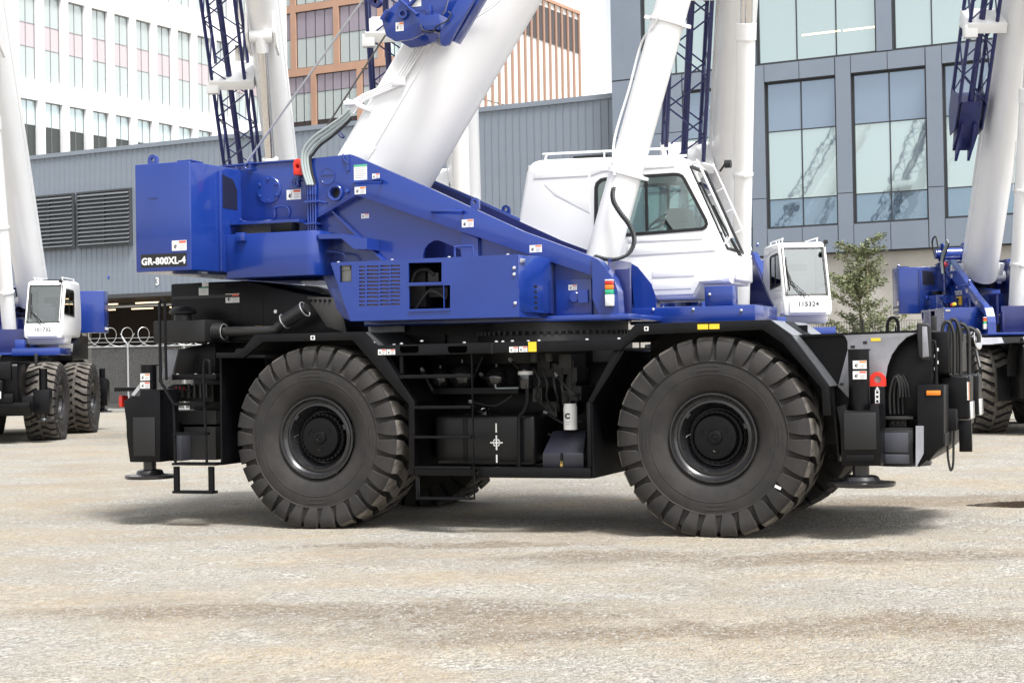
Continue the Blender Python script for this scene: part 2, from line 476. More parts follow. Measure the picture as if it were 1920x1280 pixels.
# ------------------------------------------------------------------ buildings, all on one street grid
GRID = R_(29)
OS = (-16.7, 66.0)
SHED = mat('shed_cladding', (0.215, 0.25, 0.298), 0.5, noise=(.8, (0.195, 0.23, 0.276), .35, .7))
SHEDD = mat('shed_seam', (0.09, 0.11, 0.135), 0.6)
LOUV = mat('louvre_metal', (0.05, 0.054, 0.06), 0.5)
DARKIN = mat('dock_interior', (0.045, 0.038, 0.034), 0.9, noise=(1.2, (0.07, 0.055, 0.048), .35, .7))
TUBEL = mat('strip_lamp', (1, .85, .6), .5, emit=((1.0, 0.72, 0.42), 1.3))
PANEL = mat('blue_grey_panel', (0.225, 0.265, 0.325), 0.42, metal=.2, noise=(.7, (0.207, 0.245, 0.303), .35, .7))
FRAMED = mat('dark_mullion', (0.035, 0.038, 0.042), 0.45)
FRAMEG = mat('grey_mullion', (0.22, 0.225, 0.23), 0.45)
WWALL = mat('white_cladding', (0.82, 0.82, 0.83), 0.6, noise=(.5, (0.78, 0.78, 0.79), .4, .7))
ORANGE = mat('terracotta_cladding', (0.48, 0.295, 0.21), 0.6, noise=(.6, (0.43, 0.262, 0.185), .35, .7))
CONC = mat('concrete', (0.50, 0.48, 0.445), 0.85, noise=(1.1, (0.37, 0.35, 0.32), .35, .72), bump=(4, .2, .02))
FINW = mat('pale_infill', (0.74, 0.75, 0.74), 0.5)
def pane_mat(name, col, rough=.03, metal=.75, wave=.010, sc=.45):
    m = mat(name, col, rough, metal=metal, spec=.8, bump=(sc, wave, .6)); return m
G_TEAL = pane_mat('glass_teal', (0.50, 0.60, 0.60))
G_BLUE = pane_mat('glass_blue_spandrel', (0.27, 0.34, 0.43), .12, .6)
G_LOW = pane_mat('glass_smoke_blue', (0.25, 0.34, 0.42), .03, .8, .020)
G_PALE = pane_mat('glass_pale', (0.58, 0.64, 0.63), .05, .55)
G_PINK = pane_mat('glass_pink', (0.64, 0.55, 0.57), .08, .45)
G_LILAC = pane_mat('glass_lilac', (0.42, 0.385, 0.46), .10, .4, .006)
G_GREEN = pane_mat('glass_sea', (0.68, 0.79, 0.80), .04, .6, .006)
G_DARKREFL = pane_mat('glass_dark_reflection', (0.07, 0.078, 0.075), .03, .5, .03)  # dark reflections of the lower windows, put into the glass colour
G_DARK = pane_mat('glass_dark', (0.10, 0.085, 0.085), .04, .6)

PANE_CACHE = {}
def pane_mesh(wd, ht, m):
    k = (round(wd, 3), round(ht, 3), m.name)
    if k not in PANE_CACHE:
        PANE_CACHE[k] = MB().box(-wd / 2, wd / 2, -.012, .012, -ht / 2, ht / 2).mesh('pane', m, smooth=0)
    return PANE_CACHE[k]
FRAME_CACHE = {}
def window(parent, s0, s1, z0, z1, cols, rows, depth=.22, base=0.0, loc=(0, 0, 0), rz=0, fw=.05, fm=None):
    """rows: list of (height fraction from the bottom, pane material); the window stands back in its opening"""
    wd, ht = s1 - s0, z1 - z0
    key = (round(wd, 3), round(ht, 3), cols, tuple(round(r[0], 3) for r in rows), fw, fm)
    if key not in FRAME_CACHE:
        f = MB(); e = fw
        f.box(-wd / 2, -wd / 2 + e, 0, .09, 0, ht); f.box(wd / 2 - e, wd / 2, 0, .09, 0, ht)
        f.box(-wd / 2 + e, wd / 2 - e, 0, .09, 0, e); f.box(-wd / 2 + e, wd / 2 - e, 0, .09, ht - e, ht)
        for i in range(1, cols):
            x = -wd / 2 + wd * i / cols; f.box(x - e * .35, x + e * .35, .005, .085, e, ht - e)
        acc = 0
        for fr, _ in rows[:-1]:
            acc += fr; f.box(-wd / 2 + e, wd / 2 - e, .008, .08, acc * ht - e * .35, acc * ht + e * .35)
        FRAME_CACHE[key] = f.mesh('window', fm or FRAMED, smooth=0)
    ca, sa = math.cos(rz), math.sin(rz); cx, cy = (s0 + s1) / 2, base + depth
    wdw = put('window', FRAME_CACHE[key], parent, (loc[0] + cx * ca - cy * sa, loc[1] + cx * sa + cy * ca, loc[2] + z0), (0, 0, rz))
    acc = 0
    for fr, m in rows:
        for i in range(cols):
            x = -wd / 2 + wd * (i + .5) / cols
            put('pane', pane_mesh(wd / cols - .012, fr * ht - .012, m), wdw, (x, .045, (acc + fr / 2) * ht))
        acc += fr
    return wdw
def rect(a, b, c, d): return [(a, c), (b, c), (b, d), (a, d)]

# --- long low shed clad in standing-seam sheets
shed = empty('clad_shed', (OS[0], OS[1], 0), -GRID)
tag(shed, 'long blue-grey ribbed metal shed with louvres and an open loading bay', 'building')
SL, SR, STOP, SOP = -32.0, 23.44, 10.75, 4.72
mb = MB(); mb.box(SL, SR, .06, 9.4, SOP, STOP - .05); mb.box(18.2, SR, .06, 9.4, -.5, SOP)
mb.build('wall', SHEDD, shed, smooth=0)
pm = MB().box(-.137, .137, -.0, .055, SOP, STOP - .14)
pm.box(-.137, -.122, -.025, -.001, SOP, STOP - .14)
pm = pm.mesh('cladding_sheet', SHED, smooth=0)
x = -13.0
while x < SR - .2:
    put('cladding_sheet', pm, shed, (x, 0, 0)); x += .287
fas = MB().box(-13.2, SR, -.06, .5, STOP - .14, STOP + .03); fas.build('roof_edge', SHED, shed, smooth=0)
low = MB().box(18.3, SR, .0, .055, -.4, SOP - .02); low.build('lower_wall', SHED, shed, smooth=0)
sof = MB().box(-13.2, 18.2, -.04, .06, SOP - .16, SOP - .003); sof.build('bay_lintel', LOUV, shed, smooth=0)
for (a, b) in ((-4.5, -1.62), (-1.45, 1.52)):                   # two banks of louvres
    lv = MB(); zz0, zz1 = 6.70, 9.02
    lv.box(a, a + .08, -.16, -.03, zz0, zz1); lv.box(b - .08, b, -.16, -.03, zz0, zz1)
    lv.box(a + .08, b - .08, -.16, -.03, zz0, zz0 + .07); lv.box(a + .08, b - .08, -.16, -.03, zz1 - .07, zz1)
    lv.box(a + .08, b - .08, -.05, -.031, zz0 + .07, zz1 - .07)
    lv.box((a + b) / 2 - .03, (a + b) / 2 + .03, -.15, -.051, zz0 + .07, zz1 - .07)
    lo = lv.build('louvre_bank', LOUV, shed, smooth=0)
    wd = b - a - .18
    bl = MB().add([(-wd / 2, -.20, 0), (wd / 2, -.20, 0), (wd / 2, -.06, .12), (-wd / 2, -.06, .12), (-wd / 2, -.20, -.02), (wd / 2, -.20, -.02), (wd / 2, -.06, .10), (-wd / 2, -.06, .10)],
                  [(0, 1, 2, 3), (7, 6, 5, 4), (0, 4, 5, 1), (1, 5, 6, 2), (2, 6, 7, 3), (3, 7, 4, 0)]).mesh('louvre_blade', mat('louvre_blade_grey', (.15, .165, .18), .5) if 'louvre_blade_grey' not in MATS else MATS['louvre_blade_grey'], smooth=0)
    for k in range(13): put('louvre_blade', bl, lo, ((a + b) / 2, 0, zz0 + .12 + k * .168))
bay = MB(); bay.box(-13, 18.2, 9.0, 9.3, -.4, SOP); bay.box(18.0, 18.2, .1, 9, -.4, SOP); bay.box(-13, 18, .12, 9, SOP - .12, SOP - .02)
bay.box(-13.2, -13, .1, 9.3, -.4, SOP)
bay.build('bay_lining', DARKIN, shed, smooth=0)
pp = MB(); pp.tube([(-13, 1.2, 4.28), (18, 1.2, 4.28)], .07, 8); pp.build('sprinkler_pipe', STEEL, shed)
for k in range(9):
    for r in range(3):
        t = MB().box(-.62, .62, -.05, .05, -.025, .025)
        t.build('strip_light', TUBEL, shed, smooth=0, loc=(-6.4 + k * 2.3, 1.9 + r * 2.4, 4.42))
for k in (-5.5, .3, 6.1, 11.9):
    MB().box(k - .14, k + .14, 4.4, 4.7, -.4, SOP).build('bay_column', CONC, shed, smooth=0)
lettering('3', .42, STW, shed, (K and surveyor(GRID, OS)(296, 528)[0], -.032, surveyor(GRID, OS)(296, 528)[2]), (math.pi / 2, 0, 0), .012, name='bay_number')

# --- blue-grey office block on the right
rb = empty('panelled_office_block', (OS[0], OS[1], 0), -GRID)
tag(rb, 'blue-grey metal-panelled office block with large teal windows on concrete base', 'building')
YF = -.6
RL, RR, RT = 23.46, 46.0, 21.0
wins = []
for k in range(7):
    s0 = 26.05 + 2.85 * k
    wins.append((s0, s0 + 2.32, 5.78, 10.47, 2, [(.196, G_LOW), (.468, G_TEAL), (.336, G_BLUE)]))
for (s0, s1, c) in ((24.6, 28.1, 3), (28.66, 32.55, 3), (33.1, 36.6, 3), (37.2, 41.0, 3), (41.5, 45, 3)):
    wins.append((s0, s1, 11.09, 15.6, c, [(.62, G_TEAL), (.38, G_TEAL)]))
    wins.append((s0, s1, 16.6, 20.4, c, [(.62, G_TEAL), (.38, G_BLUE)]))
wall = MB().prism(rect(RL, RR, 4.88, RT), YF + .03, YF + .35, [rect(w_[0], w_[1], w_[2], w_[3]) for w_ in wins])
wall.box(RL + .1, RR, YF + .36, 9, 4.9, RT - .05)
wall.build('wall', FRAMED, rb, smooth=0)
for (a, b, c, d, n, rows) in wins:
    window(rb, a, b, c, d, n, rows, .14, YF)
def panel(a, b, c, d):
    MB().box(a + .012, b - .012, YF, YF + .028, c + .012, d - .012).build('panel', PANEL, rb, smooth=0)
for zc, zd in ((4.9, 7.2), (7.2, 9.15), (9.15, 11.06)):
    panel(RL, 24.55, zc, zd); panel(24.55, 26.02, zc, zd)
for k in range(7):
    s0 = 26.05 + 2.85 * k
    panel(s0 - .01, s0 + 1.16, 4.9, 5.77); panel(s0 + 1.16, s0 + 2.33, 4.9, 5.77)
    panel(s0 - .01, s0 + 1.16, 10.49, 11.06); panel(s0 + 1.16, s0 + 2.33, 10.49, 11.06)
    for zc, zd in ((4.9, 6.75), (6.75, 11.06)): panel(s0 + 2.34, s0 + 2.84, zc, zd)
for (a, b) in ((RL, 24.58), (28.12, 28.64), (32.57, 33.08), (36.62, 37.18), (41.02, 41.48)):
    for zc, zd in ((11.08, 16.0), (16.0, RT)): panel(a, b, zc, zd)
for (a, b) in ((24.6, 28.1), (28.66, 32.55), (33.1, 36.6), (37.2, 41.0), (41.5, 45)):
    panel(a, (a + b) / 2, 15.62, 16.58); panel((a + b) / 2, b, 15.62, 16.58)
    panel(a, (a + b) / 2, 20.42, RT); panel((a + b) / 2, b, 20.42, RT)
cw = MB(); cw.box(RL, RR, YF + .25, 8, -.5, 4.87); cw.build('base_wall', CONC, rb, smooth=0)
sy = surveyor(GRID, OS)
for (u0, v0, u1, v1) in ((1502, 66, 1574, 58), (1580, 57, 1640, 50)):     # lit ceiling lamps seen through the upper glazing
    a = sy(u0, v0, YF + .1); c = sy(u1, v1, YF + .1)
    MB().box(a[0], c[0], YF + .165, YF + .172, a[2] - .025, a[2] + .025).build('ceiling_lamp', TUBEL, rb, smooth=0)

# --- white office block on the left, running away down the side street
OW = (-27.2, 85.0)
wb = empty('white_office_block', (OW[0], OW[1], 0), GRID * -1 + math.pi / 2)
tag(wb, 'bright white office block with tall narrow windows behind the shed', 'building')
wr = []
for k in range(-1, 13):
    s0 = 1.66 + 1.842 * k
    if s0 < 0: continue
    wr.append((s0, s0 + 1.32, 11.6, 16.45, 2, [(.72, G_DARKREFL), (.28, G_GREEN)]))
    wr.append((s0, s0 + 1.32, 17.55, 22.35, 2, [(.38, G_PALE), (.27, G_PINK), (.35, G_PALE)]))
    wr.append((s0, s0 + 1.32, 23.9, 28.7, 2, [(.38, G_PALE), (.27, G_PINK), (.35, G_PALE)]))
wall = MB().prism(rect(-.6, 25.6, 8, 31), 0, .3, [rect(q[0], q[1], q[2], q[3]) for q in wr])
wall.box(-.6, 25.6, .31, 14, 8, 30.9)
wall.build('wall', WWALL, wb, smooth=0)
for q in wr: window(wb, *q[:4], q[4], q[5], .20, 0, fw=.035, fm=FRAMEG)

# --- terracotta office block in the middle distance
OB = (-16.0, 115.0)
bb = empty('terracotta_office_block', (OB[0], OB[1], 0), -GRID)
tag(bb, 'terracotta-framed glass office block with vertical fins on its side', 'building')
CX = 14.6
bwn, rowsB = [], [(0.40, G_GREEN), (.22, G_LILAC), (.38, G_GREEN)]
for k in range(-1, 4):
    s0 = 1.0 + 3.75 * k
    bwn.append((s0, s0 + 3.28, 22.95, 27.0, 4, [(.53, G_GREEN), (.47, G_LILAC)]))
    bwn.append((s0, s0 + 3.28, 27.5, 31.5, 4, [(.55, G_GREEN), (.45, G_LILAC)]))
    s1 = 2.7 + 3.95 * k
    if s1 + 3.5 < CX: bwn.append((s1, s1 + 3.5, 17.6, 22.4, 5, [(.32, G_DARK), (.42, G_GREEN), (.26, G_LILAC)]))
    if s1 + 3.5 < CX: bwn.append((s1, s1 + 3.5, 12.4, 17.1, 5, [(.32, G_DARK), (.42, G_GREEN), (.26, G_LILAC)]))
bwn = [q for q in bwn if q[1] < CX - .1 and q[0] > -3.2]
wall = MB().prism(rect(-3.4, CX, 9, 34), 0, .3, [rect(q[0], q[1], q[2], q[3]) for q in bwn])
wall.build('wall', ORANGE, bb, smooth=0)
for q in bwn: window(bb, *q[:4], q[4], q[5], .12, 0, fw=.05)
core = MB().box(-3.4, CX - .4, .31, 24, 9, 33); core.build('core', FINW, bb, smooth=0)
# side facade: terracotta fins with pale infill between them
corner = (OB[0] + CX * math.cos(GRID), OB[1] - CX * math.sin(GRID))
sb = surveyor(GRID - math.pi / 2, corner)
tE, zE = sb(1090, 21)[0], sb(1090, 21)[2]
npit = int(tE / .95); pit = tE / npit
MB().box(CX - .39, CX - .30, 0, tE, 9, zE).build('side_wall', FINW, bb, smooth=0)
FINSHADE = mat('shaded_fin', (0.34, 0.215, 0.16), .6)  # terracotta darkened: the fins' shaded sides put into the colour
fin = MB().box(CX - .29, CX - .17, -.12, .12, 9, zE - .25).mesh('fin', FINSHADE, smooth=0)
pnm = MB().box(CX - .295, CX - .24, .3, pit - .16, zE - 3.3, zE - .7).mesh('pane', G_DARK, smooth=0)
for k in range(npit + 1):
    put('fin', fin, bb, (0, k * pit, 0))
    if k < npit: put('pane', pnm, bb, (0, k * pit, 0))
MB().box(CX - .29, CX - .14, -.1, tE + .15, zE - .24, zE).build('parapet', ORANGE, bb, smooth=0)
for z in (13, 16.5, 20.0): MB().box(CX - .295, CX - .27, 0, tE, z - .02, z + .02).build('joint_strip', FRAMED, bb, smooth=0)

# ------------------------------------------------------------------ chain-link fence with coiled wire, left
def chain_fence():
    y0 = 60.6
    fe = empty('chain_link_fence', (-19.5, y0 + 1.5, 0), -R_(8))
    tag(fe, 'galvanised chain-link fence topped with coils of razor wire by loading bay', 'fence')
    L, Hh = 9.5, 2.45
    w_ = MB(); st = .085
    def wire(a, c):
        d = .0055
        w_.add([(a[0] - d, 0, a[1]), (a[0] + d, .004, a[1]), (a[0], -.008, a[1]), (c[0] - d, 0, c[1]), (c[0] + d, .004, c[1]), (c[0], -.008, c[1])],
               [(0, 1, 4, 3), (1, 2, 5, 4), (2, 0, 3, 5)])
    k = -Hh
    while k < L:
        for sgn in (1, -1):
            a0 = max(0, k); a1 = min(L, k + Hh)
            if a1 > a0:
                za, zb = a0 - k, a1 - k
                if sgn < 0: za, zb = Hh - za, Hh - zb
                wire((a0, .05 + za), (a1, .05 + zb))
        k += st
    w_.build('wire_mesh', STEEL, fe, smooth=0, weld=False)['kind'] = 'stuff'
    for z in (.08, Hh + .05): MB().tube([(0, -.02, z), (L, -.02, z)], .024, 8).build('rail', STEEL, fe)
    for k in range(5):
        x = .3 + 2.25 * k
        p_ = MB().tube([(x, -.03, -.2), (x, -.03, Hh + .12)], .036, 10).build('post', STEEL, fe)
        MB().tube([(x, -.03, Hh + .10), (x - .28, -.03, Hh + .55)], .018, 6).tube([(x, -.03, Hh + .10), (x + .28, -.03, Hh + .55)], .018, 6).build('outrigger_arm', STEEL, p_)
    for z in (.22, .38): MB().tube([(0, -.03, Hh + z), (L, -.03, Hh + z)], .008, 5).build('line_wire', STEEL, fe)
    c_ = []
    for i in range(14 * 20):
        a = 2 * math.pi * i / 20; c_.append((i / 20 * .66 + .30 * math.cos(a), -.03 + .20 * math.cos(a), Hh + .42 + .36 * math.sin(a)))
    MB().tube(c_, .013, 5).build('razor_wire_coil', STEEL, fe)
chain_fence()

# ------------------------------------------------------------------ welded mesh fence and young tree, right
MESHB = mat('black_fence_wire', (0.02, 0.022, 0.022), 0.5)
mf = empty('welded_mesh_fence', (8.2, 46.5, 0), -GRID)
tag(mf, 'dark welded wire mesh fence before the concrete base wall', 'fence')
wm_ = MB()
for k in range(0, 110): wm_.box(k * .075 - .004, k * .075 + .004, -.004, .004, .05, 2.62)
for k in range(14): wm_.box(0, 8.2, -.010, -.0045, .06 + k * .195, .068 + k * .195)
wm_.build('wire_mesh', MESHB, mf, smooth=0, weld=False)['kind'] = 'stuff'
for k in range(5): MB().box(k * 2.03 - .03, k * 2.03 + .03, .006, .07, -.2, 2.68).build('post', MESHB, mf, smooth=0)

BARK = mat('bark', (0.16, 0.13, 0.10), .9, noise=(12, (0.10, 0.08, 0.06), .35, .7))
LEAF = mat('olive_leaf', (0.115, 0.145, 0.06), .6, noise=(3, (0.19, 0.20, 0.10), .35, .7))
def young_tree(x, y, h):
    r = random.Random(11)
    t = empty('young_tree', (x, y, 0)); tag(t, 'sparse young olive-green tree in front of the concrete wall', 'tree')
    tr = MB(); tr.tube([(0, 0, -.1), (.03, .02, h * .4), (-.02, 0, h * .75), (.02, 0, h * .97)], .06, 7, True, [.06, .045, .025, .008])
    lf = MB(); tips = []
    for k in range(70):
        z0 = h * (.28 + .66 * r.random()); a = r.random() * 6.28; ln = (.40 + .80 * r.random()) * (1.15 - .72 * z0 / h) * 1.45
        p0 = Vector((0, 0, z0)); p1 = p0 + Vector((math.cos(a) * ln * .6, math.sin(a) * ln * .6, ln * .35)); p2 = p1 + Vector((math.cos(a + .3) * ln * .5, math.sin(a + .3) * ln * .5, ln * .25))
        tr.tube([p0, p1, p2], .012, 4, False, [.016, .009, .003]); tips.append((p0, p1, p2))
    for k in range(9000):
        a, b, c = tips[int(r.random() * len(tips))]; q = r.random() ** .7
        p = (a.lerp(b, q * 2) if q < .5 else b.lerp(c, q * 2 - 1)) + Vector((r.gauss(0, .07), r.gauss(0, .07), r.gauss(0, .06)))
        u_ = Vector((r.gauss(0, 1), r.gauss(0, 1), r.gauss(0, .6))).normalized(); v_ = u_.cross(Vector((r.gauss(0, 1), r.gauss(0, 1), r.gauss(0, 1)))).normalized()
        s_ = .034 + .038 * r.random()
        lf.add([p - u_ * s_, p + v_ * s_ * .38, p + u_ * s_, p - v_ * s_ * .38], [(0, 1, 2, 3)])
    tr.build('trunk', BARK, t); lf.build('crown', LEAF, t, smooth=0, weld=False)
    MB().tube([(.22, -.1, -.1), (.22, -.1, h * .9)], .022, 6).build('stake', mat('stake_wood', (.45, .36, .24), .8), t)
young_tree(10.35, 47.5, 5.1)

# ------------------------------------------------------------------ the crane
def crane_root(x, y, rz, label):
    r = empty('rough_terrain_crane', (x, y, 0), rz)
    tag(r, label, 'crane', 'mobile cranes parked in the yard'); return r
main = crane_root(OC[0], OC[1], -PSI, 'nearest crane, seen full length from the side, blue counterweight and black wheels')
WB2, RT = 2.035, 0.935

# --- tyre with deep shoulder lugs
def tyre_mesh():
    t = MB(); N = 88
    prof = [(-.285, .408), (-.335, .46), (-.366, .56), (-.372, .64), (-.360, .72), (-.338, .79), (-.324, .85), (-.29, .878), (0, .888),
            (.29, .878), (.324, .85), (.338, .79), (.360, .72), (.372, .64), (.366, .56), (.335, .46), (.285, .408)]
    t.lathe((0, 0, 0), (0, 1, 0), prof, N)
    for rr in (.70, .585):
        for sy in (-1, 1):                                  # moulded rings on the sidewall
            b = .3715 if rr > .65 else .3685
            t.lathe((0, 0, 0), (0, 1, 0), [(sy * (b - .006), rr + .008), (sy * (b + .003), rr), (sy * (b - .006), rr - .008)], N)
    for sy in (-1, 1):                                      # faint moulded lozenges on the sidewall
        for q in (92, 182, 272, 2):
            for rr, sp_ in ((.655, 9), (.618, 9)):
                t.tube([((rr) * math.cos(R_(q + d)), sy * .3705, rr * math.sin(R_(q + d))) for d in range(-sp_, sp_ + 1, 3)], .004, 5)
    nl = 29
    # stations from the tread centre over the shoulder down the sidewall: y, outer r, inner r, angle shift, half width (fraction of pitch)
    st = [(-.03, .934, .86, .00, .24), (.07, .935, .86, .02, .29), (.15, .934, .86, .22, .30), (.235, .931, .855, .48, .335), (.300, .922, .85, .53, .35),
          (.338, .900, .83, .53, .385), (.364, .862, .80, .53, .38), (.3790, .800, .76, .55, .355), (.3790, .735, .71, .58, .30), (.3690, .690, .68, .60, .27)]
    pa = 2 * math.pi / nl
    for sy in (-1, 1):
        for k in range(nl):
            vs = []
            for (y, ro, ri, sh, hw) in st:
                a = (k + sh + (.5 if sy > 0 else 0)) * pa
                side = y > .345
                for da, rr, yy in ((-hw, ro, y), (hw, ro, y), (hw * 1.12, ri, y - (.035 if side else 0)), (-hw * 1.12, ri, y - (.035 if side else 0))):
                    aa = a + da * pa
                    vs.append((rr * math.cos(aa), sy * yy, rr * math.sin(aa)))
            fs = []; n = len(st)
            for i in range(n - 1):
                for j in range(4):
                    a_, b_ = i * 4 + j, i * 4 + (j + 1) % 4
                    fs.append((a_, b_, b_ + 4, a_ + 4))
            fs += [(0, 1, 2, 3), (4 * n - 1, 4 * n - 2, 4 * n - 3, 4 * n - 4)]
            m0 = len(t.f)
            t.add(vs, fs)
            for i in range(n - 1):
                t.m[m0 + i * 4] = 1 if st[i][0] < .32 else 0        # running faces are dusty
    t.v = [(x, y * (1 + .18 * max(0, (-z - .70)) / .2), max(z, -.893)) for x, y, z in t.v]
    return t.mesh('wheel', [RUBBER, DUSTY], weld=False, smooth=32)
TYRE = tyre_mesh()
def rim_meshes():
    r = MB()
    r.lathe((0, 0, 0), (0, 1, 0), [(-.262, .36), (-.292, .395), (-.318, .412), (-.330, .408), (-.330, .394), (-.316, .385), (-.292, .375), (-.276, .352),
                                   (-.284, .338), (-.284, .322), (-.262, .312), (-.215, .296), (-.190, .280), (-.150, .262), (-.135, .12)], 64)
    r.lathe((0, 0, 0), (0, 1, 0), [(.135, .12), (.2, .30), (.29, .37), (.318, .412), (.262, .40)], 48)
    for a in (20, 140, 255): r.mat(0).bar((.30 * math.cos(R_(a)), -.262, .30 * math.sin(R_(a))), (.325 * math.cos(R_(a)), -.262, .325 * math.sin(R_(a))), .05, .05)
    rim = r.mesh('rim', mat('rim_black', (0.013, 0.013, 0.015), .22, coat=.4, noise=(8, (.02, .02, .021), .4, .8)), smooth=40)
    h = MB()
    h.lathe((0, 0, 0), (0, 1, 0), [(-.10, .258), (-.185, .252), (-.196, .245), (-.196, .222), (-.205, .212), (-.225, .206), (-.242, .196), (-.248, .175), (-.246, .07),
                                   (-.262, .064), (-.268, .05), (-.268, .03), (-.262, .026), (-.266, .012), (-.267, .0005)], 56)
    for k in range(30):
        a = 2 * math.pi * k / 30; c, s = math.cos(a) * .233, math.sin(a) * .233
        h.cyl((c, -.194, s), (c, -.214, s), .0125, 6)
    for k in range(3):
        a = R_(35 + 120 * k)
        pth = [(math.cos(a + d) * .125 + .0, -.247, math.sin(a + d) * .125) for d in (-.25, -.12, 0, .12, .25)]
        h.tube([(q[0] * (1 + .10 * math.sin(i * math.pi / 4)), q[1], q[2] * (1 + .10 * math.sin(i * math.pi / 4))) for i, q in enumerate(pth)], .008, 5)
    hub = h.mesh('hub', BLACK, smooth=35)
    return rim, hub
RIM, HUB = rim_meshes()
VALVE = MB().tube([(-.22, -.28, .03), (-.25, -.30, .015), (-.255, -.315, 0)], .005, 6).mesh('valve_stem', BLACK)
for sx in (-1, 1):
    for far in (0, 1):
        wv = put('wheel', TYRE, main, (sx * WB2, 2.80 if far else .375, .893), (0, 0, math.pi if far else 0))
        if sx > 0 and not far: near_front = wv
        put('rim', RIM, wv); put('hub', HUB, wv); put('valve_stem', VALVE, wv)
wt = MB().box(-.03, .03, -.003, .003, -.012, .012).build('balance_tag', STW, near_front, smooth=0, loc=(.60, -.379, -.44)); wt.rotation_euler = (0, R_(25), 0)

# --- small printed stickers
def sticker(parent, c, wd, ht, kind='warn', rz=0, name='warning_sticker'):
    """c: centre (x, y, z) on a face that looks towards -Y"""
    s = MB(); x0, x1, z0, z1 = -wd / 2, wd / 2, -ht / 2, ht / 2
    s.box(x0, x1, 0, .0025, z0, z1)
    def r_(m, a, b, c_, d): s.mat(m).box(x0 + wd * a, x0 + wd * b, -.0012, -.0002, z0 + ht * c_, z0 + ht * d)
    if kind in ('warn', 'red', 'orange'):
        hm = 1 if kind != 'orange' else 2
        r_(hm, .48, .97, .74, .95)
        r_(3, .52, .92, .52, .58); r_(3, .52, .88, .38, .43); r_(3, .52, .92, .24, .29); r_(3, .52, .80, .11, .16)
        q = random.Random(int(wd * 9999) + int(c[0] * 100))
        s.mat(4).add([(x0 + wd * .22, -.0012, z0 + ht * .66), (x0 + wd * .27, -.0012, z0 + ht * .56), (x0 + wd * .38, -.0012, z0 + ht * .47), (x0 + wd * .24, -.0012, z0 + ht * .46),
                      (x0 + wd * (.30 + .08 * q.random()), -.0012, z0 + ht * .18), (x0 + wd * .22, -.0012, z0 + ht * .22), (x0 + wd * .12, -.0012, z0 + ht * (.34 + .1 * q.random())), (x0 + wd * .18, -.0012, z0 + ht * .5)],
                     [tuple(range(8))])
        s.mat(4).box(x0 + wd * .34, x0 + wd * .36, -.0014, -.0003, z0 + ht * .25, z0 + ht * .8)
    elif kind == 'green':
        r_(5, .0, 1, .86, 1)
        for k in range(6): r_(3, .08, .92 - .1 * (k % 3), .74 - k * .12, .78 - k * .12)
    o = s.build(name, [STW, STR, STO, STL, STK, STG], parent, smooth=0, loc=(c[0], c[1] - .003, c[2])); o.rotation_euler = (0, 0, rz)
    return o
def stick(parent, u0, v0, u1, v1, Y, kind='warn', **k):
    a, b = K(u0, v0, Y), K(u1, v1, Y)
    return sticker(parent, ((a[0] + b[0]) / 2, Y, (a[2] + b[2]) / 2), abs(b[0] - a[0]), abs(a[2] - b[2]), kind, **k)
def kbox(mb, u0, v0, u1, v1, Y, y0, y1):
    a, b = K(u0, v0, Y), K(u1, v1, Y)
    return mb.box(a[0], b[0], y0, y1, b[2], a[2])
def kpath(pts, Y):
    return [K(u, v, Y) for u, v in pts]
BOLTM = MB().lathe((0, 0, 0), (0, -1, 0), [(0, .016), (.010, .016), (.014, .010), (.015, .0005)], 8).mesh('bolt', BOLT)
BOLTK = MB().lathe((0, 0, 0), (0, -1, 0), [(0, .016), (.010, .016), (.014, .010), (.015, .0005)], 8).mesh('bolt', BLACK)
BOLTT = MB().lathe((0, 0, 0), (0, 0, 1), [(0, .016), (.010, .016), (.014, .010), (.015, .0005)], 8).mesh('bolt', BOLT)

# ================= carrier (black lower works)
fr = MB()
fr.box(-4.05, 4.05, .98, 2.22, .78, 1.60)
for sx in (-1, 1):
    fr.cyl((sx * WB2, .5, .90), (sx * WB2, 2.7, .90), .17, 16); fr.ball((sx * WB2, 1.6, .88), .33)
frame = fr.build('main_frame', BLACK, main, bevel=.012)

skirt_pts = [(405, 661), (439, 661), (443, 653), (456, 653), (477, 627), (680, 621.5), (705, 647), (1166, 635.5), (1191, 607.5), (1443.6, 599), (1483, 627),
             (1553.6, 722.6), (1559, 779), (1543, 779), (1540, 728), (1469, 645), (1430, 618), (1198, 628), (1163, 656), (722, 667.5), (777, 753), (777, 890), (766, 890), (766, 758),
             (661, 638), (493, 641), (456, 671), (405, 671)]
deck = MB().prism(KP(skirt_pts, 0), 0, .05).build('deck_skirt', BLACK, main, bevel=.006)
top = KP([(405, 661), (439, 661), (443, 653), (456, 653), (477, 627), (680, 621.5), (705, 647), (1166, 635.5), (1191, 607.5), (1443.6, 599)], 0)
top = [(a, b - .004) for a, b in top]
MB().sheet(top, .052, .97, .02).build('deck_plate', GRIPM, main, smooth=0)
slope = KP([(1443.6, 599), (1483, 627)], 0)
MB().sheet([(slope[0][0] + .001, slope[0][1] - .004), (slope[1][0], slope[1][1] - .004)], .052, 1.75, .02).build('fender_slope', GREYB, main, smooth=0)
s0, s1 = slope
pf = lambda t, y, dz: (s0[0] + (s1[0] - s0[0]) * t, y, s0[1] + (s1[1] - s0[1]) * t + dz)
MB().quad(pf(.05, .62, .004), pf(.95, .62, .004), pf(.95, 1.05, .004), pf(.05, 1.05, .004)).build('grip_tape', BLACK, main, smooth=0)
sl2 = KP([(1483, 628), (1553.6, 724)], 0)
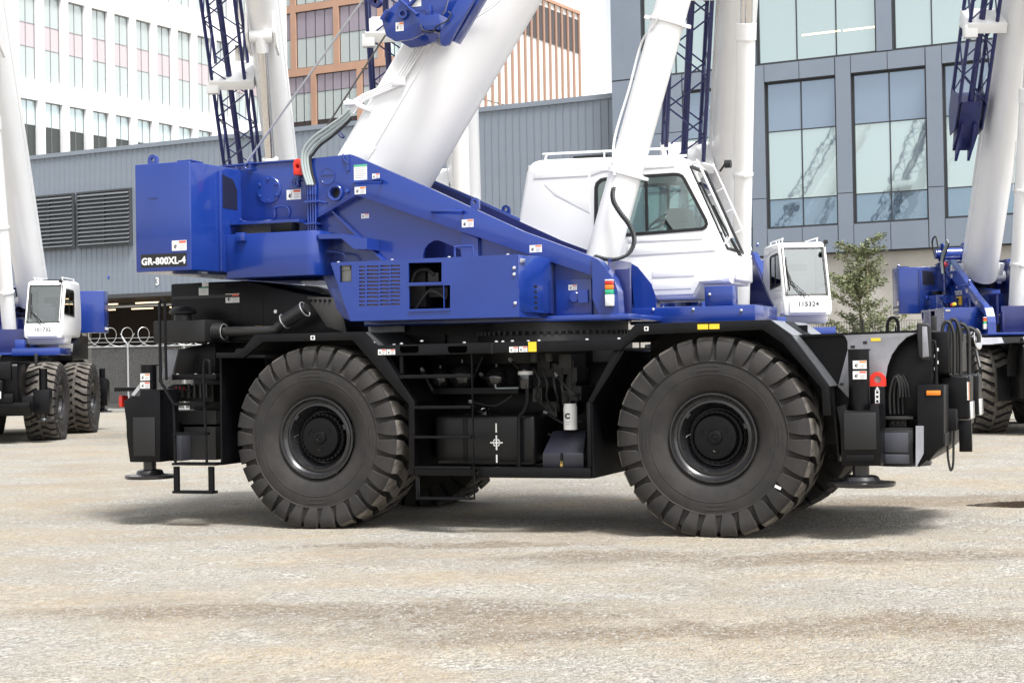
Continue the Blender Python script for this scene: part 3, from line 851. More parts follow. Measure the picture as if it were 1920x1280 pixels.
MB().sheet([(sl2[0][0], sl2[0][1] - .004), (sl2[1][0], sl2[1][1])], .052, .50, .02).build('fender_front', mat('fender_sky_sheen', (0.10, 0.104, 0.112), .32, coat=.4), main, smooth=0)  # grey sky reflection on the black slope, put into the base colour
# walls of the wheel arches
for pts, ya, yb, th in (([(1163, 657), (1103, 754), (1107, 897)], .06, 1.2, -.02), ([(722, 669), (774, 755), (774, 889)], .06, 1.2, -.02),
                        ([(407, 671), (409, 872)], .051, .95, -.02), ([(1550, 727), (1562, 870)], .36, 1.2, .02)):
    MB().sheet(KP(pts, 0), ya, yb, th).build('wheel_arch_wall', BLACK, main, smooth=0)
for (ua, ub, va, vb) in ((407, 760, 623, 720), (1165, 1476, 603, 720)):          # inner fender walls behind the wheels
    a, b = K(ua, 640, 0), K(ub, 640, 0)
    MB().box(a[0], b[0], .975, 1.005, 1.2, min(K(ua + 90, va, 0)[2], K(ub - 120, va, 0)[2]) - .03).build('inner_fender', BLACK, main, smooth=0)
MB().prism(KP([(1486, 630), (1592, 627), (1592, 760), (1556, 760), (1556, 728)], .5), .505, .53).build('fender_cheek', BLACK, main, smooth=0)
sb2 = MB(); sb2.box(K(700, 640, 1)[0], K(905, 640, 1)[0], 1.02, 2.3, 1.55, 2.02); sb2.box(K(905, 640, 1)[0], K(1420, 640, 1)[0], 1.3, 2.2, 1.55, 1.74); sb2.build('slew_base', BLACK, main, bevel=.01)
# middle bay: frame round the fuel tank
bay = MB()
kbox(bay, 896, 876, 1107, 897, .02, .03, .14)
kbox(bay, 1099, 754, 1108, 876, .02, .03, .10)
bay.prism(KP([(1150, 657), (1163, 657), (1109, 754.5), (1099, 754.5)], .02), .055, .10)
bay.build('side_frame', BLACK, main, bevel=.004)
MB().box(K(777, 880, 0)[0], K(1100, 880, 0)[0], .35, .97, K(900, 880, .3)[2], K(900, 880, .3)[2] + .03).build('tank_shelf', BLACK, main, smooth=0)
bay = MB(); kbox(bay, 746, 668, 753, 700, .02, .06, .10); bay.build('side_stay', BLACK, main, smooth=0)
for (u, v) in ((790, 640), (752, 645), (960, 640), (990, 640), (1010, 639), (1100, 637), (1160, 635.5), (738, 647), (700, 643), (870, 643), (930, 641), (942, 641)):
    p_ = K(u, v + 1, .02); put('bolt', BOLTT, deck, (p_[0], .03, p_[2] + .004))
for (u0, u1) in ((750, 785), (840, 876)):                                   # hand holes in the deck edge: flat plates, inner shade put into the colour
    a, b = K(u0, 649, 0), K(u1, 661, 0)
    MB().prism([(a[0], a[2]), (b[0], a[2]), (b[0], b[2] + .02), (b[0] - .02, b[2]), (a[0] + .02, b[2]), (a[0], b[2] + .02)], -.003, .001).build('hand_hole_shade', mat('painted_hole_shade', (.0008, .0008, .0008), .9, spec=0) if 'painted_hole_shade' not in MATS else MATS['painted_hole_shade'], deck, smooth=0)
MB().box(K(921.5, 650, 0)[0], K(923, 650, 0)[0], -.002, .001, K(921, 663, 0)[2], K(921, 643, 0)[2]).build('seam', STK, deck, smooth=0)
stick(deck, 709, 655, 724, 665, 0); stick(deck, 725, 655, 741, 664.5, 0)
stick(deck, 955, 650, 971, 660, 0); stick(deck, 973, 649.5, 989, 659.5, 0)
def plate(parent, u0, v0, u1, v1, Y, m, name, th=.003):
    a, b = K(u0, v0, Y), K(u1, v1, Y)
    return MB().box(a[0], b[0], Y - th, Y + .001, b[2], a[2]).build(name, m, parent, smooth=0)
plate(deck, 990.5, 641, 1006, 659, 0, YEL, 'reflector')
plate(deck, 1308, 608, 1328, 617, 0, YEL, 'reflector'); plate(deck, 1330, 607.5, 1349, 616.5, 0, YEL, 'reflector')
for (u, v) in ((586.5, 633), (1212, 616)):
    plate(deck, u - 4, v - 4, u + 4, v + 4, 0, STW, 'lift_mark'); plate(deck, u - 2, v - 2.4, u + 2, v + 2.4, 0, STK, 'lift_mark', .004)
# ladder on the bay
ld = MB()
kbox(ld, 884, 664, 890, 936, -.02, -.035, 0.0)
for v in (705, 763, 819, 876): kbox(ld, 750 if v < 720 else 777, v - 2.2, 884, v + 2.6, -.01, -.03, .09)
kbox(ld, 780, 893, 786, 936, -.02, -.035, 0.0)
kbox(ld, 786, 931, 884, 937, -.02, -.04, .06)
kbox(ld, 777, 876, 884, 892, 0, .005, .03)
ld.build('step_ladder', BLACK, main, bevel=.003)
# fuel tank
Yt = .30
a, b = K(813, 778, Yt), K(1004, 872, Yt)
tank = MB().box(a[0], b[0], Yt, .92, b[2], a[2]).build('fuel_tank', mat('tank_black', (0.0055, 0.0055, 0.0065), .28, spec=.35), main, bevel=.045, seg=4)
for (u) in (872, 978):
    x = K(u, 800, Yt)[0]; sb_ = MB()
    sb_.box(x - .022, x + .022, Yt - .008, Yt + .001, b[2] + .03, a[2] - .03); sb_.box(x - .022, x + .022, Yt + .04, .9, a[2] - .001, a[2] + .008)
    sb_.build('tank_strap', BLACK, tank, bevel=.002)
cp = K(909, 771, Yt + .15)
MB().lathe((cp[0], cp[1], cp[2] - .03), (-.12, -.45, .8), [(-.03, .048), (.03, .048), (.032, .062), (.052, .062), (.058, .052), (.058, .03), (.054, .028), (.054, .0005)], 20).build('filler_cap', CHROME, tank)
cx, cz = K(931, 829.5, Yt)[0], K(931, 829.5, Yt)[2]; pxm = .0059
mk = MB(); yy = Yt - .004
for (z0, z1) in ((-33, -20), (-12, 12), (17, 32)): mk.box(cx - 1.2 * pxm, cx + 1.2 * pxm, yy, Yt + .001, cz + z0 * pxm, cz + z1 * pxm)
mk.box(cx - 11 * pxm, cx - 1.3 * pxm, yy, Yt + .001, cz - 1 * pxm, cz + 1 * pxm); mk.box(cx + 1.3 * pxm, cx + 11 * pxm, yy, Yt + .001, cz - pxm, cz + pxm)
for q in (20, 110, 200, 290):
    mk.prism(arc(cx, cz, 6.6 * pxm, q, q + 50, 6) + arc(cx, cz, 5.0 * pxm, q + 50, q, 6), yy, Yt + .001)
mk.build('balance_mark', STW, tank, smooth=0)
# what hangs behind: accumulators, filters, toolbox, pipes
back = MB(); back.box(K(780, 660, 1)[0], K(1110, 660, 1)[0], .99, 1.02, .62, 1.78); back.build('inner_bulkhead', BLACK, main, smooth=0)
GLOSSB = mat('gloss_black_vessel', (0.012, 0.012, 0.014), .10, coat=.6)
for (u, v, r) in ((826, 709, .105), (867, 705, .135), (931, 709, .115)):
    c = K(u, v, .62); MB().ball(c, r, 24).lathe(c, (0, 0, 1), [(r * .93, .02), (r * 1.25, .02), (r * 1.25, .0005)], 8).build('accumulator', GLOSSB, main)
rk = MB(); kbox(rk, 792, 728, 975, 737, .6, .55, .95); rk.build('accumulator_rack', BLACK, main, smooth=0)
c0, c1 = K(986, 728, .5), K(986, 691, .5)
ff = MB().lathe(c0, (0, 0, 1), [(0, .02), (0, .07), (.02, .075), (.20, .07), (.235, .055), (.24, .0005)], 20).build('fuel_filter', GLOSSB, main)
MB().lathe((c0[0], c0[1], c0[2] + .135), (0, 0, 1), [(0, .0725), (.0, .0765), (.035, .0755), (.035, .07)], 20).build('filter_band', STW, ff)
MB().tube(smooth_path(kpath([(929, 720), (930, 727), (940, 727.5), (972, 727)], .5)), .008, 6).build('oil_line', HOSEG, main)
pp = MB(); pp.tube(smooth_path(kpath([(989, 728), (989, 752), (984, 768), (974, 782), (973, 800), (973, 874)], .24)), .022, 8); pp.tube(smooth_path(kpath([(1004, 725), (1011, 735), (1010, 752), (998, 758)], .4)), .01, 6)
pp.build('drain_pipe', BLACK, main)
eng = MB(); q = random.Random(5)
for k in range(16):
    c = K(1015 + q.random() * 75, 670 + q.random() * 100, .7)
    eng.box(c[0] - .06, c[0] + .05 * q.random() + .02, .55 + .2 * q.random(), .97, c[2] - .08, c[2] + .06)
for u in (1002, 1030): c = K(u, 668, .5); eng.cyl((c[0], .5, c[2] - .05), (c[0], .5, c[2] + .03), .055, 12)
for k in range(5):
    eng.tube(smooth_path([K(1000 + 18 * k, 690, .5), K(1012 + 14 * k, 715 + 5 * k, .44), K(1005 + 20 * k, 745, .5), K(1030 + 9 * k, 770, .6)]), .012, 6)
for (u0, v0, u1, v1, s_) in ((790, 690, 815, 735, .5), (845, 735, 905, 668, .8), (900, 700, 955, 735, .75), (955, 672, 1000, 700, .55), (880, 752, 960, 742, .6), (1020, 772, 1090, 790, .7), (1000, 790, 1050, 812, .75), (1040, 700, 1090, 740, .5)):
    a_, b_ = K(u0, v0, s_), K(u1, v1, s_); m_ = K((u0 + u1) / 2 + 6, (v0 + v1) / 2 + 14, s_ - .06)
    MB().tube(smooth_path([a_, m_, b_], 7), .014, 7).build('bay_hose', HOSE, main)
    hs_ = LAST[0]; dd_ = (Vector(m_) - Vector(a_)).normalized(); MB().tube([a_, Vector(a_) + dd_ * .045], .019, 6).build('hose_fitting', BOLT, hs_)
eng.build('valve_block', mat('oily_casting', (0.02, 0.02, 0.02), .5), main, smooth=40)
cf = K(1070, 805, .35)
of = MB().lathe((cf[0], .35, cf[2]), (0, 0, 1), [(0, .0005), (0, .066), (.22, .066), (.225, .060), (.25, .060), (.25, .0005)], 24).build('oil_filter', mat('filter_white', (.72, .72, .71), .35), main)
lettering('C', .07, STK, of, (cf[0] - .008, .35 - .0672, cf[2] + .13), (math.pi / 2, 0, 0), .004, name='filter_mark')
for k in range(2): MB().box(cf[0] - .025, cf[0] + .02 - .01 * k, .35 - .0668, .35 - .06, cf[2] + .072 - k * .022, cf[2] + .079 - k * .022).build('filter_print', STL, of, smooth=0)
tb = KP([(1032, 807), (1099, 807), (1094, 850), (1094, 876), (1017, 876), (1017, 850)], .16)
tbx = MB()
t0, t1 = KP([(1036, 808), (1098, 808)], .42), KP([(1017, 850), (1094, 850)], .13); zb = K(1050, 876, .13)[2]
tbx.add([(t0[0][0], .42, t0[0][1]), (t0[1][0], .42, t0[1][1]), (t1[1][0], .13, t1[1][1]), (t1[0][0], .13, t1[0][1]),
         (t1[0][0], .13, zb), (t1[1][0], .13, zb), (t1[1][0], .6, zb), (t1[0][0], .6, zb), (t0[0][0], .6, t0[0][1]), (t0[1][0], .6, t0[1][1])],
        [(0, 3, 2, 1), (3, 4, 5, 2), (2, 5, 6, 9, 1), (3, 0, 8, 7, 4), (0, 1, 9, 8), (8, 9, 6, 7), (4, 7, 6, 5)])
tbx = tbx.build('toolbox', mat('toolbox_blue_black', (0.016, 0.017, 0.026), .4, coat=.2), main, bevel=.008)
x_, z_ = K(1054, 868, .13)[0], K(1054, 868, .13)[2]
MB().box(x_ - .012, x_ + .012, .105, .128, z_ - .03, z_).tube([(x_ - .008, .117, z_), (x_ - .008, .117, z_ + .018), (x_ + .008, .117, z_ + .018), (x_ + .008, .117, z_)], .003, 5).build('padlock', mat('brass', (.6, .42, .15), .3, metal=.9), tbx)
MB().box(x_ - .012, x_ + .012, .120, .1295, z_ + .02, z_ + .10).build('hasp', BLACK, tbx, smooth=0)

# ---- rear engine hood and intake
Yh = .95
hd = KP([(320, 532), (462, 526), (557, 548), (628, 558), (650, 600), (650, 640), (320, 640)], Yh)
hood = MB().prism(hd, Yh, 2.6).build('engine_hood', BLACK, main, bevel=.02)
stick(hood, 423, 551, 449, 567, Yh, 'red'); stick(hood, 373, 539, 391, 553, Yh, 'green'); stick(hood, 379, 529.5, 391, 537, Yh, 'plain')
for (u0, v0, u1, v1) in ((322, 556, 449, 557), (493, 548, 494, 612), (449, 545, 450, 600)): plate(hood, u0, v0, u1, v1, Yh, STK, 'panel_joint', .004)
plate(hood, 395, 532, 423, 540, Yh, mat('vent_dark', (.004, .004, .004), .8), 'vent', .004)
plate(hood, 478, 611, 492, 612.5, Yh, YEL, 'reflector')
lk = K(518, 584, Yh); MB().cyl((lk[0], Yh - .02, lk[2]), (lk[0], Yh, lk[2]), .02, 12).build('latch', BOLT, hood)
gp = KP([(575, 556), (636, 558), (650, 625), (612, 612)], .8)
MB().prism(gp, .80, .83).build('exhaust_guard', mat('guard_grey', (.045, .042, .04), .5), main, bevel=.004)
gd = LAST[0]
for k in range(5): p_ = K(582 + 9 * k, 563, .79); put('bolt', BOLTK, gd, (p_[0], .798, p_[2]))
ac = MB(); kbox(ac, 287, 602, 384, 641, .42, .42, .93); acb = ac.build('air_cleaner_box', mat('plastic_black', (0.009, 0.009, 0.010), .5), main, bevel=.012)
c = K(343, 602, .66)
MB().lathe((c[0], .66, c[2]), (0, 0, 1), [(-.01, .10), (.07, .09), (.075, .12), (.08, .145), (.10, .15), (.125, .135), (.155, .085), (.163, .03), (.164, .0005)], 28).build('rain_cap', MATS['plastic_black'], acb)
pipe = kpath([(384, 624), (425, 622), (508, 619.5), (522, 613), (540, 597), (556, 586), (576, 577)], .62)
inp = MB(); inp.tube(smooth_path(pipe, 5), .055, 14)
bell = K(404, 623, .62); d0 = K(386, 624, .62); d1 = K(421, 622, .62); ax = (Vector(d1) - Vector(d0)); ln = ax.length
inp.lathe(d0, ax, [(ln * i / 14, .085 + (.018 if i % 2 else -.006)) for i in range(15)], 20)
b0 = K(533, 603, .62); b1 = K(572, 579, .62); inp.lathe(b0, Vector(b1) - Vector(b0), [(0, .05), (0, .075), (.26, .082), (.27, .06)], 18)
it = inp.build('intake_pipe', mat('rubber_satin', (0.014, 0.014, 0.014), .4), main)
cl_ = MB()
for p_, q_ in ((d1, d0), (b0, b1), (b1, b0)):
    dd = (Vector(q_) - Vector(p_)).normalized(); cl_.lathe(p_, dd, [(0, .080), (0, .086), (.010, .086), (.010, .080)], 20)
cl_.build('hose_clamp', BOLT, it)
# rear corner plates and shelf
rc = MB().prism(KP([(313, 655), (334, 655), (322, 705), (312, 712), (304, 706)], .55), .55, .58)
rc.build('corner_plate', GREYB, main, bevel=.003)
sh = MB(); sh.prism(KP([(335, 655), (404, 640), (404, 702), (325, 702)], .8), .8, 2.6); sh.build('rear_bulkhead', BLACK, main, bevel=.01)
sh = MB(); kbox(sh, 322, 702, 405, 711, .30, .30, .97); sh.build('rear_shelf', BLACK, main, bevel=.004)
gd = LAST[0]
for u in (333, 367, 401): p_ = K(u, 701, .34); put('bolt', BOLTT, gd, (p_[0], .34, p_[2] - .01))
rv = MB(); q = random.Random(9)
kbox(rv, 330, 722, 400, 752, .6, .6, 1.0); kbox(rv, 298, 770, 405, 795, .55, .55, 1.0); kbox(rv, 345, 800, 405, 862, .5, .5, .98)
for k in range(6): c = K(335 + 11 * k, 728, .58); rv.cyl((c[0], .55, c[2] - .1), (c[0], .55, c[2] + .05), .022, 8)
rv.build('valve_bank', MATS['oily_casting'], main, smooth=35)
c = K(342, 729, .55); MB().tube([(c[0] - .06, .52, c[2] + .02), (c[0] + .05, .52, c[2])], .016, 8).build('valve_lever', RED, main)
for k in range(4): MB().tube(smooth_path(kpath([(308 + 6 * k, 790), (307 + 6 * k, 750), (316 + 6 * k, 728), (330 + 7 * k, 722), (336 + 8 * k, 735)], .42 + .05 * k)), .013, 7).build('hydraulic_hose', HOSE, main)
pl = MB(); kbox(pl, 297, 812, 340, 864, .30, .30, .5); pl.build('cover_box', mat('slate_cover', (0.04, 0.042, 0.052), .4), main, bevel=.008)

# ---- outriggers, four of them
def outrigger(pts_house, jack_u, jack_w, v_top, v_house, v_bot, v_pad, pad_w, Y, far=False, lip=None, stv=None):
    off = 3.175 - 2 * Y if far else 0
    h = MB().prism(KP(pts_house, 0), 0, .36)
    x = K(jack_u, v_house, Y)[0]; zt, zh, zb, zp = K(jack_u, v_top, Y)[2], K(jack_u, v_house, Y)[2], K(jack_u, v_bot, Y)[2], K(jack_u, v_pad, Y)[2]
    me = h.mesh('outrigger', BLACK, bevel=.01)
    if far: me.transform(Matrix.Translation((0, 3.175, 0)) @ Matrix.Scale(-1, 4, (0, 1, 0))); me.flip_normals()
    o = put('outrigger', me, main)
    yj = (3.175 - Y) if far else Y
    MB().cyl((x, yj, zh - .05), (x, yj, zt), jack_w / 2, 28).build('jack_cylinder', BLACK, o, smooth=40)
    if not far: MB().box(x - jack_w * .5, x + jack_w * .5, yj - .02, yj + .10, zt - .012, zt + .003).build('jack_cap', BLACK, o, bevel=.003)
    MB().cyl((x, yj, zp), (x, yj, zb + .1), jack_w * .40, 22).build('jack_rod', MATS['rim_black'], o, smooth=40)
    r = pad_w / 2
    MB().lathe((x, yj, zp), (0, 0, 1), [(-.035, .0005), (-.035, r * .97), (-.02, r), (0, r), (.012, r * .6), (.02, r * .55), (.05, r * .5), (.06, r * .4), (.06, .0005)], 40).build('float_pad', MATS['rim_black'], o)
    bm_ = MB(); xa = x - .16; bm_.box(xa, xa + .32, .36, 2.81, zb + .05, zb + .42)
    if not far: bm_.build('outrigger_beam', BLACK, o, bevel=.01)
    return o
rear_o = outrigger([(236, 790), (231, 752), (247, 742), (262, 742), (262, 730), (300, 730), (300, 866), (243, 866), (237, 820)], 279, .17, 684, 745, 868, 890, .52, .17)
front_o = outrigger([(1568, 762), (1586, 758), (1586, 770), (1630, 770), (1632, 757), (1648, 757), (1652, 873), (1578, 873), (1575, 800)], 1612, .185, 655, 768, 873, 903, .60, .17)
outrigger([(236, 790), (231, 752), (247, 742), (300, 730), (300, 866), (243, 866)], 279, .17, 684, 745, 868, 890, .52, .17, True)
outrigger([(1568, 762), (1586, 758), (1648, 757), (1652, 873), (1578, 873)], 1612, .185, 655, 768, 873, 903, .60, .17, True)
ip = MB(); kbox(ip, 1582, 773, 1644, 843, 0, -.012, .002); ip.build('house_panel', MATS['plastic_black'], front_o, bevel=.008)
ip = MB(); kbox(ip, 1586, 852, 1640, 866, 0, -.016, .002); ip.build('house_panel', BLACK, front_o, bevel=.006)
ip = MB(); kbox(ip, 250, 782, 292, 855, 0, -.012, .002); ip.build('house_panel', MATS['plastic_black'], rear_o, bevel=.008)
stick(front_o, 1599, 676, 1625, 691, .078, 'orange'); stick(front_o, 1599, 695.5, 1625, 710.5, .078)
stick(rear_o, 263.5, 700, 281, 713, .083, 'orange'); stick(rear_o, 263.5, 716, 281, 728, .083)
MB().prism(KP([(246, 740), (264, 716), (264, 727), (252, 742)], .1), .1, .12).build('guide_plate', STL, rear_o, smooth=0)  # pale grey stands for sky reflected in a black plate
tl = MB(); kbox(tl, 224, 741, 231, 763, .3, .28, .40); tl.build('tail_lamp', REDL, main, bevel=.008)
tl = MB(); kbox(tl, 219, 726, 262, 733, .3, .25, .6); tl.build('tail_bracket', BLACK, main, bevel=.004)
# ---- rear boarding ladder
rl = MB()
rl.tube(smooth_path(kpath([(300, 566), (303, 561), (308, 566)], -.02), 4), .014, 8)
rl.tube(kpath([(299, 566), (300, 640), (301, 715), (326, 757), (328, 806), (329, 871)], -.02), .016, 8)
rl.tube(kpath([(309, 566), (310, 640), (312, 712)], -.02), .015, 8)
rl.tube(smooth_path(kpath([(382, 715), (382, 688), (384, 677), (388, 675), (393, 680), (394, 700)], -.02), 4), .014, 8)
rl.tube(kpath([(382, 715), (385, 790), (388, 871)], -.02), .015, 8)
for v in (757, 813): kbox(rl, 327, v - 2.5, 387, v + 2.5, -.02, -.05, .05)
kbox(rl, 326, 867, 409, 872, -.02, -.06, .12)
for u in (327, 392):
    kbox(rl, u, 874, u + 10, 921, -.02, -.04, -.01)
kbox(rl, 327, 919, 402, 925, -.02, -.06, .05)
rl.build('boarding_ladder', BLACK, main, smooth=40)

# ---- front end of the carrier
fe = MB(); fe.prism(KP([(1580, 628), (1735, 620), (1748, 640), (1748, 700), (1735, 850), (1580, 850)], .62), .62, 2.56); fe.build('front_body', BLACK, main, bevel=.015)
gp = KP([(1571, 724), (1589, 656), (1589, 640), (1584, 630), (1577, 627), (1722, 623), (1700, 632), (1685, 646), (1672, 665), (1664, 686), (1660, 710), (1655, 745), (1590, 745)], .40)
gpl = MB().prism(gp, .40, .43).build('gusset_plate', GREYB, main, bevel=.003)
MB().sheet([(p_[0], p_[1]) for p_ in KP([(1485, 628), (1740, 618)], .4)], .40, 2.8, .02).build('front_deck', BLACK, main, smooth=0)
cav = KP([(1722, 625), (1700, 634), (1685, 648), (1672, 667), (1664, 688), (1658, 720), (1656, 760)], .43)
MB().sheet(cav, .431, .62, .012).build('arch_liner', BLACK, main, smooth=0)
plate(gpl, 1633, 634, 1651, 639, .40, YEL, 'reflector')
for (u, v) in ((1622, 642), (1599, 650), (1578, 720)): plate(gpl, u - 4, v - 2.5, u + 4, v + 2.5, .40, STK, 'load_mark')
lug = KP([(1631, 724), (1631, 708), (1634, 701), (1640, 697.5), (1646, 697), (1652, 699), (1657, 704), (1660, 711), (1660, 724)], .30)
cc = KP([(1645.5, 711)], .30)[0]
MB().prism(lug, .30, .36, [arc(cc[0], cc[1], .032, 0, 342, 18)]).build('tie_down_lug', RED, main, smooth=0)
MB().cyl((cc[0], .325, cc[1]), (cc[0], .355, cc[1]), .033, 18).build('lug_washer', STL, LAST[0])
lp = MB(); kbox(lp, 1631, 725, 1660, 800, .30, .30, .36); lp.build('lug_plate', BLACK, main, bevel=.004); lpo = LAST[0]
ch = MB(); sz = .0050
for k in range(3):
    c = K(1645, 735 + 8.5 * k, .298)
    ch.prism(rect(c[0] - 4 * sz, c[0] + 4 * sz, c[2] - 4 * sz, c[2] + 4 * sz), .297, .2995, [rect(c[0] - 2.2 * sz, c[0] + 2.2 * sz, c[2] - 2.2 * sz, c[2] + 2.2 * sz)])
c = K(1645, 727.5, .298); ch.prism([(c[0] - 3.5 * sz, c[2] - 2 * sz), (c[0] + 3.5 * sz, c[2] - 2 * sz), (c[0], c[2] + 3 * sz)], .297, .2995)
ch.build('chain_symbol', STW, lpo, smooth=0)
for k in range(4):
    MB().tube(smooth_path(kpath([(1669 + 8 * k, 776), (1668 + 8 * k, 740), (1673 + 6 * k, 716), (1680 + 4 * k, 706 - 3 * (k % 2)), (1686 + 5 * k, 722), (1687 + 6 * k, 745)], .45 + .03 * k)), .012, 7).build('hydraulic_hose', HOSE, main)
vb = MB(); kbox(vb, 1655, 781, 1713, 786, .38, .36, .7); kbox(vb, 1655, 802, 1713, 806, .38, .36, .7); kbox(vb, 1666, 786, 1700, 802, .45, .45, .7)
for k in range(3): c = K(1674 + 9 * k, 792, .45); vb.cyl((c[0], .42, c[2]), (c[0], .46, c[2]), .02, 10)
vb.build('valve_shelf', MATS['oily_casting'], main, bevel=.003)
cb = MB(); kbox(cb, 1652, 806, 1713, 872, .3, .30, .62); cbo = cb.build('cover_box', MATS['plastic_black'], main, bevel=.01)
cb = MB(); kbox(cb, 1658, 811, 1704, 848, .3, .288, .302); cb.build('cover_lid', mat('slate_lid', (0.055, 0.058, 0.072), .4), cbo, bevel=.004)
cb = MB(); kbox(cb, 1654, 851, 1706, 869, .3, .289, .302); cb.build('cover_lid', MATS['slate_lid'], cbo, bevel=.004)
# bumper corner with marker lamp, splash flap
bc = MB(); bc.prism(KP([(1719, 721), (1733, 721), (1770, 721), (1770, 832), (1740, 866), (1719, 820)], .30), .30, .70)
bco = bc.build('bumper_corner', BLACK, main, bevel=.012)
ml_ = MB(); kbox(ml_, 1737, 732, 1764, 741, .3, .282, .301); mlo = ml_.build('marker_lamp', AMBER, bco, bevel=.006)
ml_ = MB(); kbox(ml_, 1734, 730, 1767, 743, .3, .293, .3005); ml_.build('lamp_base', BLACK, bco, bevel=.003)
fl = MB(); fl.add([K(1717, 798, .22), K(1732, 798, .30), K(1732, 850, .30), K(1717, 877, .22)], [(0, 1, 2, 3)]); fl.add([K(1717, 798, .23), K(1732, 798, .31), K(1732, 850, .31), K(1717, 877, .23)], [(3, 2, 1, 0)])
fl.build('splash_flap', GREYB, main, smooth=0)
sp = MB(); sp.prism(KP([(1733, 812), (1772, 812), (1772, 835), (1722, 876), (1722, 868)], .32), .32, 2.85); sp.build('front_apron', BLACK, main, bevel=.006)
hb = MB(); hb.prism(KP([(1760, 703), (1818, 703), (1818, 786), (1760, 786)], .95), .95, 1.35); hbo = hb.build('headlamp_box', BLACK, main, bevel=.03, seg=3)
hx = K(1818, 745, .95)[0]; hz = K(1818, 745, .95)[2]
MB().box(hx - .004, hx + .012, .98, 1.32, hz - .20, hz - .04).build('headlamp', mat('lamp_glass', (.6, .62, .62), .08, spec=.8), hbo, bevel=.01)
stripe = MB()
kbox(stripe, 1813, 716, 1818, 750, .945, .942, .951); stripe.build('reflector', STW, hbo, smooth=0)
stripe = MB(); kbox(stripe, 1816, 716, 1818, 750, .945, .9405, .9418); stripe.build('reflector', STO, hbo, smooth=0)
hb = MB(); hb.prism(KP([(1760, 703), (1818, 703), (1818, 786), (1760, 786)], .95), 1.90, 2.30); hbo2 = hb.build('headlamp_box', BLACK, main, bevel=.03, seg=3)
MB().box(hx - .004, hx + .012, 1.93, 2.27, hz - .20, hz - .04).build('headlamp', MATS['lamp_glass'], hbo2, bevel=.01)
bp = MB(); kbox(bp, 1797, 788, 1822, 847, .95, .97, 1.05); bp.build('step_bracket', BLACK, main, bevel=.004)
bp = MB(); bp.box(K(1745, 700, .8)[0], hx - .1, .75, 2.5, .92, 1.12); bp.build('front_bumper', BLACK, main, bevel=.015)
MB().tube(smooth_path(kpath([(1781, 792), (1778, 815), (1777, 850), (1780, 872), (1783, 881), (1787, 870), (1788, 830), (1789, 792)], .85)), .011, 7).build('hanging_hose', HOSE, main)
cc = kpath([(1789, 788), (1789, 806)], .85); MB().cyl(cc[0], cc[1], .018, 10).build('hose_coupling', BOLT, LAST[0])
mi = MB(); mi.prism(KP([(1718, 608), (1722, 605), (1740, 606), (1745, 612), (1745, 668), (1741, 675), (1728, 675), (1722, 668)], .35), .35, .41); mio = mi.build('mirror', MATS['plastic_black'], main, bevel=.012, seg=3)
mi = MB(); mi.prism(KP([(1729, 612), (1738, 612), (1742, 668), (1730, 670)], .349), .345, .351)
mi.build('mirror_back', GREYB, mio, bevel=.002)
MB().tube(kpath([(1743, 640), (1752, 640), (1755, 660), (1755, 720)], .42), .012, 7).build('mirror_arm', BLACK, mio)
MB().box(hx - .55, hx - .49, 2.9, 2.96, 1.72, 2.02).build('mirror', MATS['plastic_black'], main, bevel=.012)
for k, (u, v) in enumerate(((1769, 604), (1781, 600), (1797, 608))):
    MB().tube(smooth_path(kpath([(u - 2, 700), (u - 3, 660), (u - 2, 618), (u + 3, v), (u + 12, v + 2), (u + 19, 625), (u + 20, 660), (u + 20, 702)], .9 + .07 * k)), .017, 8).build('lift_hose', HOSE, main)
MB().tube(smooth_path(kpath([(1802, 640), (1803, 620), (1812, 615), (1824, 617), (1834, 628), (1835, 642)], 1.15)), .02, 8).build('lift_hose', HOSE, main)
MB().lathe(K(1830, 636, 1.2), (1, -.3, .1), [(-.05, .01), (-.05, .07), (.02, .10), (.025, .09), (.01, .0005)], 20).build('work_lamp', CHROME, main)
fb = MB(); kbox(fb, 1745, 622, 1780, 700, .75, .75, 2.45); fb.build('front_frame', BLACK, main, bevel=.012); gd = LAST[0]
for k in range(5): plate(gd, 1752 + 5 * (k % 2), 640 + 12 * k, 1755 + 5 * (k % 2), 646 + 12 * k, .75, STW, 'small_mark')
for y in (1.95, 2.08):                                                        # grab loops on the front deck
    p0 = K(1665, 622, y); MB().tube(smooth_path([(p0[0], y, p0[2] - .12), (p0[0], y, p0[2] + .09), (p0[0] + .05, y, p0[2] + .14), (p0[0] + .10, y, p0[2] + .09), (p0[0] + .10, y, p0[2] - .12)], 4), .016, 7).build('grab_loop', BLACK, main)
# turntable ring
ct = ((K(905, 620, 1.6)[0] + K(1170, 620, 1.6)[0]) / 2, 1.6)
zr0, zr1 = K(1000, 634, .9)[2], K(1000, 604, .9)[2]
tt = MB().lathe((ct[0], ct[1], zr0), (0, 0, 1), [(-.25, .84), (.03, .84), (.03, .78), (.06, .78), (.06, .80), (zr1 - zr0, .80), (zr1 - zr0, .0005)], 64)
for k in range(72):
    a = 2 * math.pi * k / 72; c, s = math.cos(a), math.sin(a)
    tt.bar((ct[0] + c * .835, ct[1] + s * .835, zr0 + .035), (ct[0] + c * .835, ct[1] + s * .835, zr0 + .075), .03, .03)
tt.build('slew_ring', MATS['oily_casting'], main, smooth=35)
lower = list(main.children)

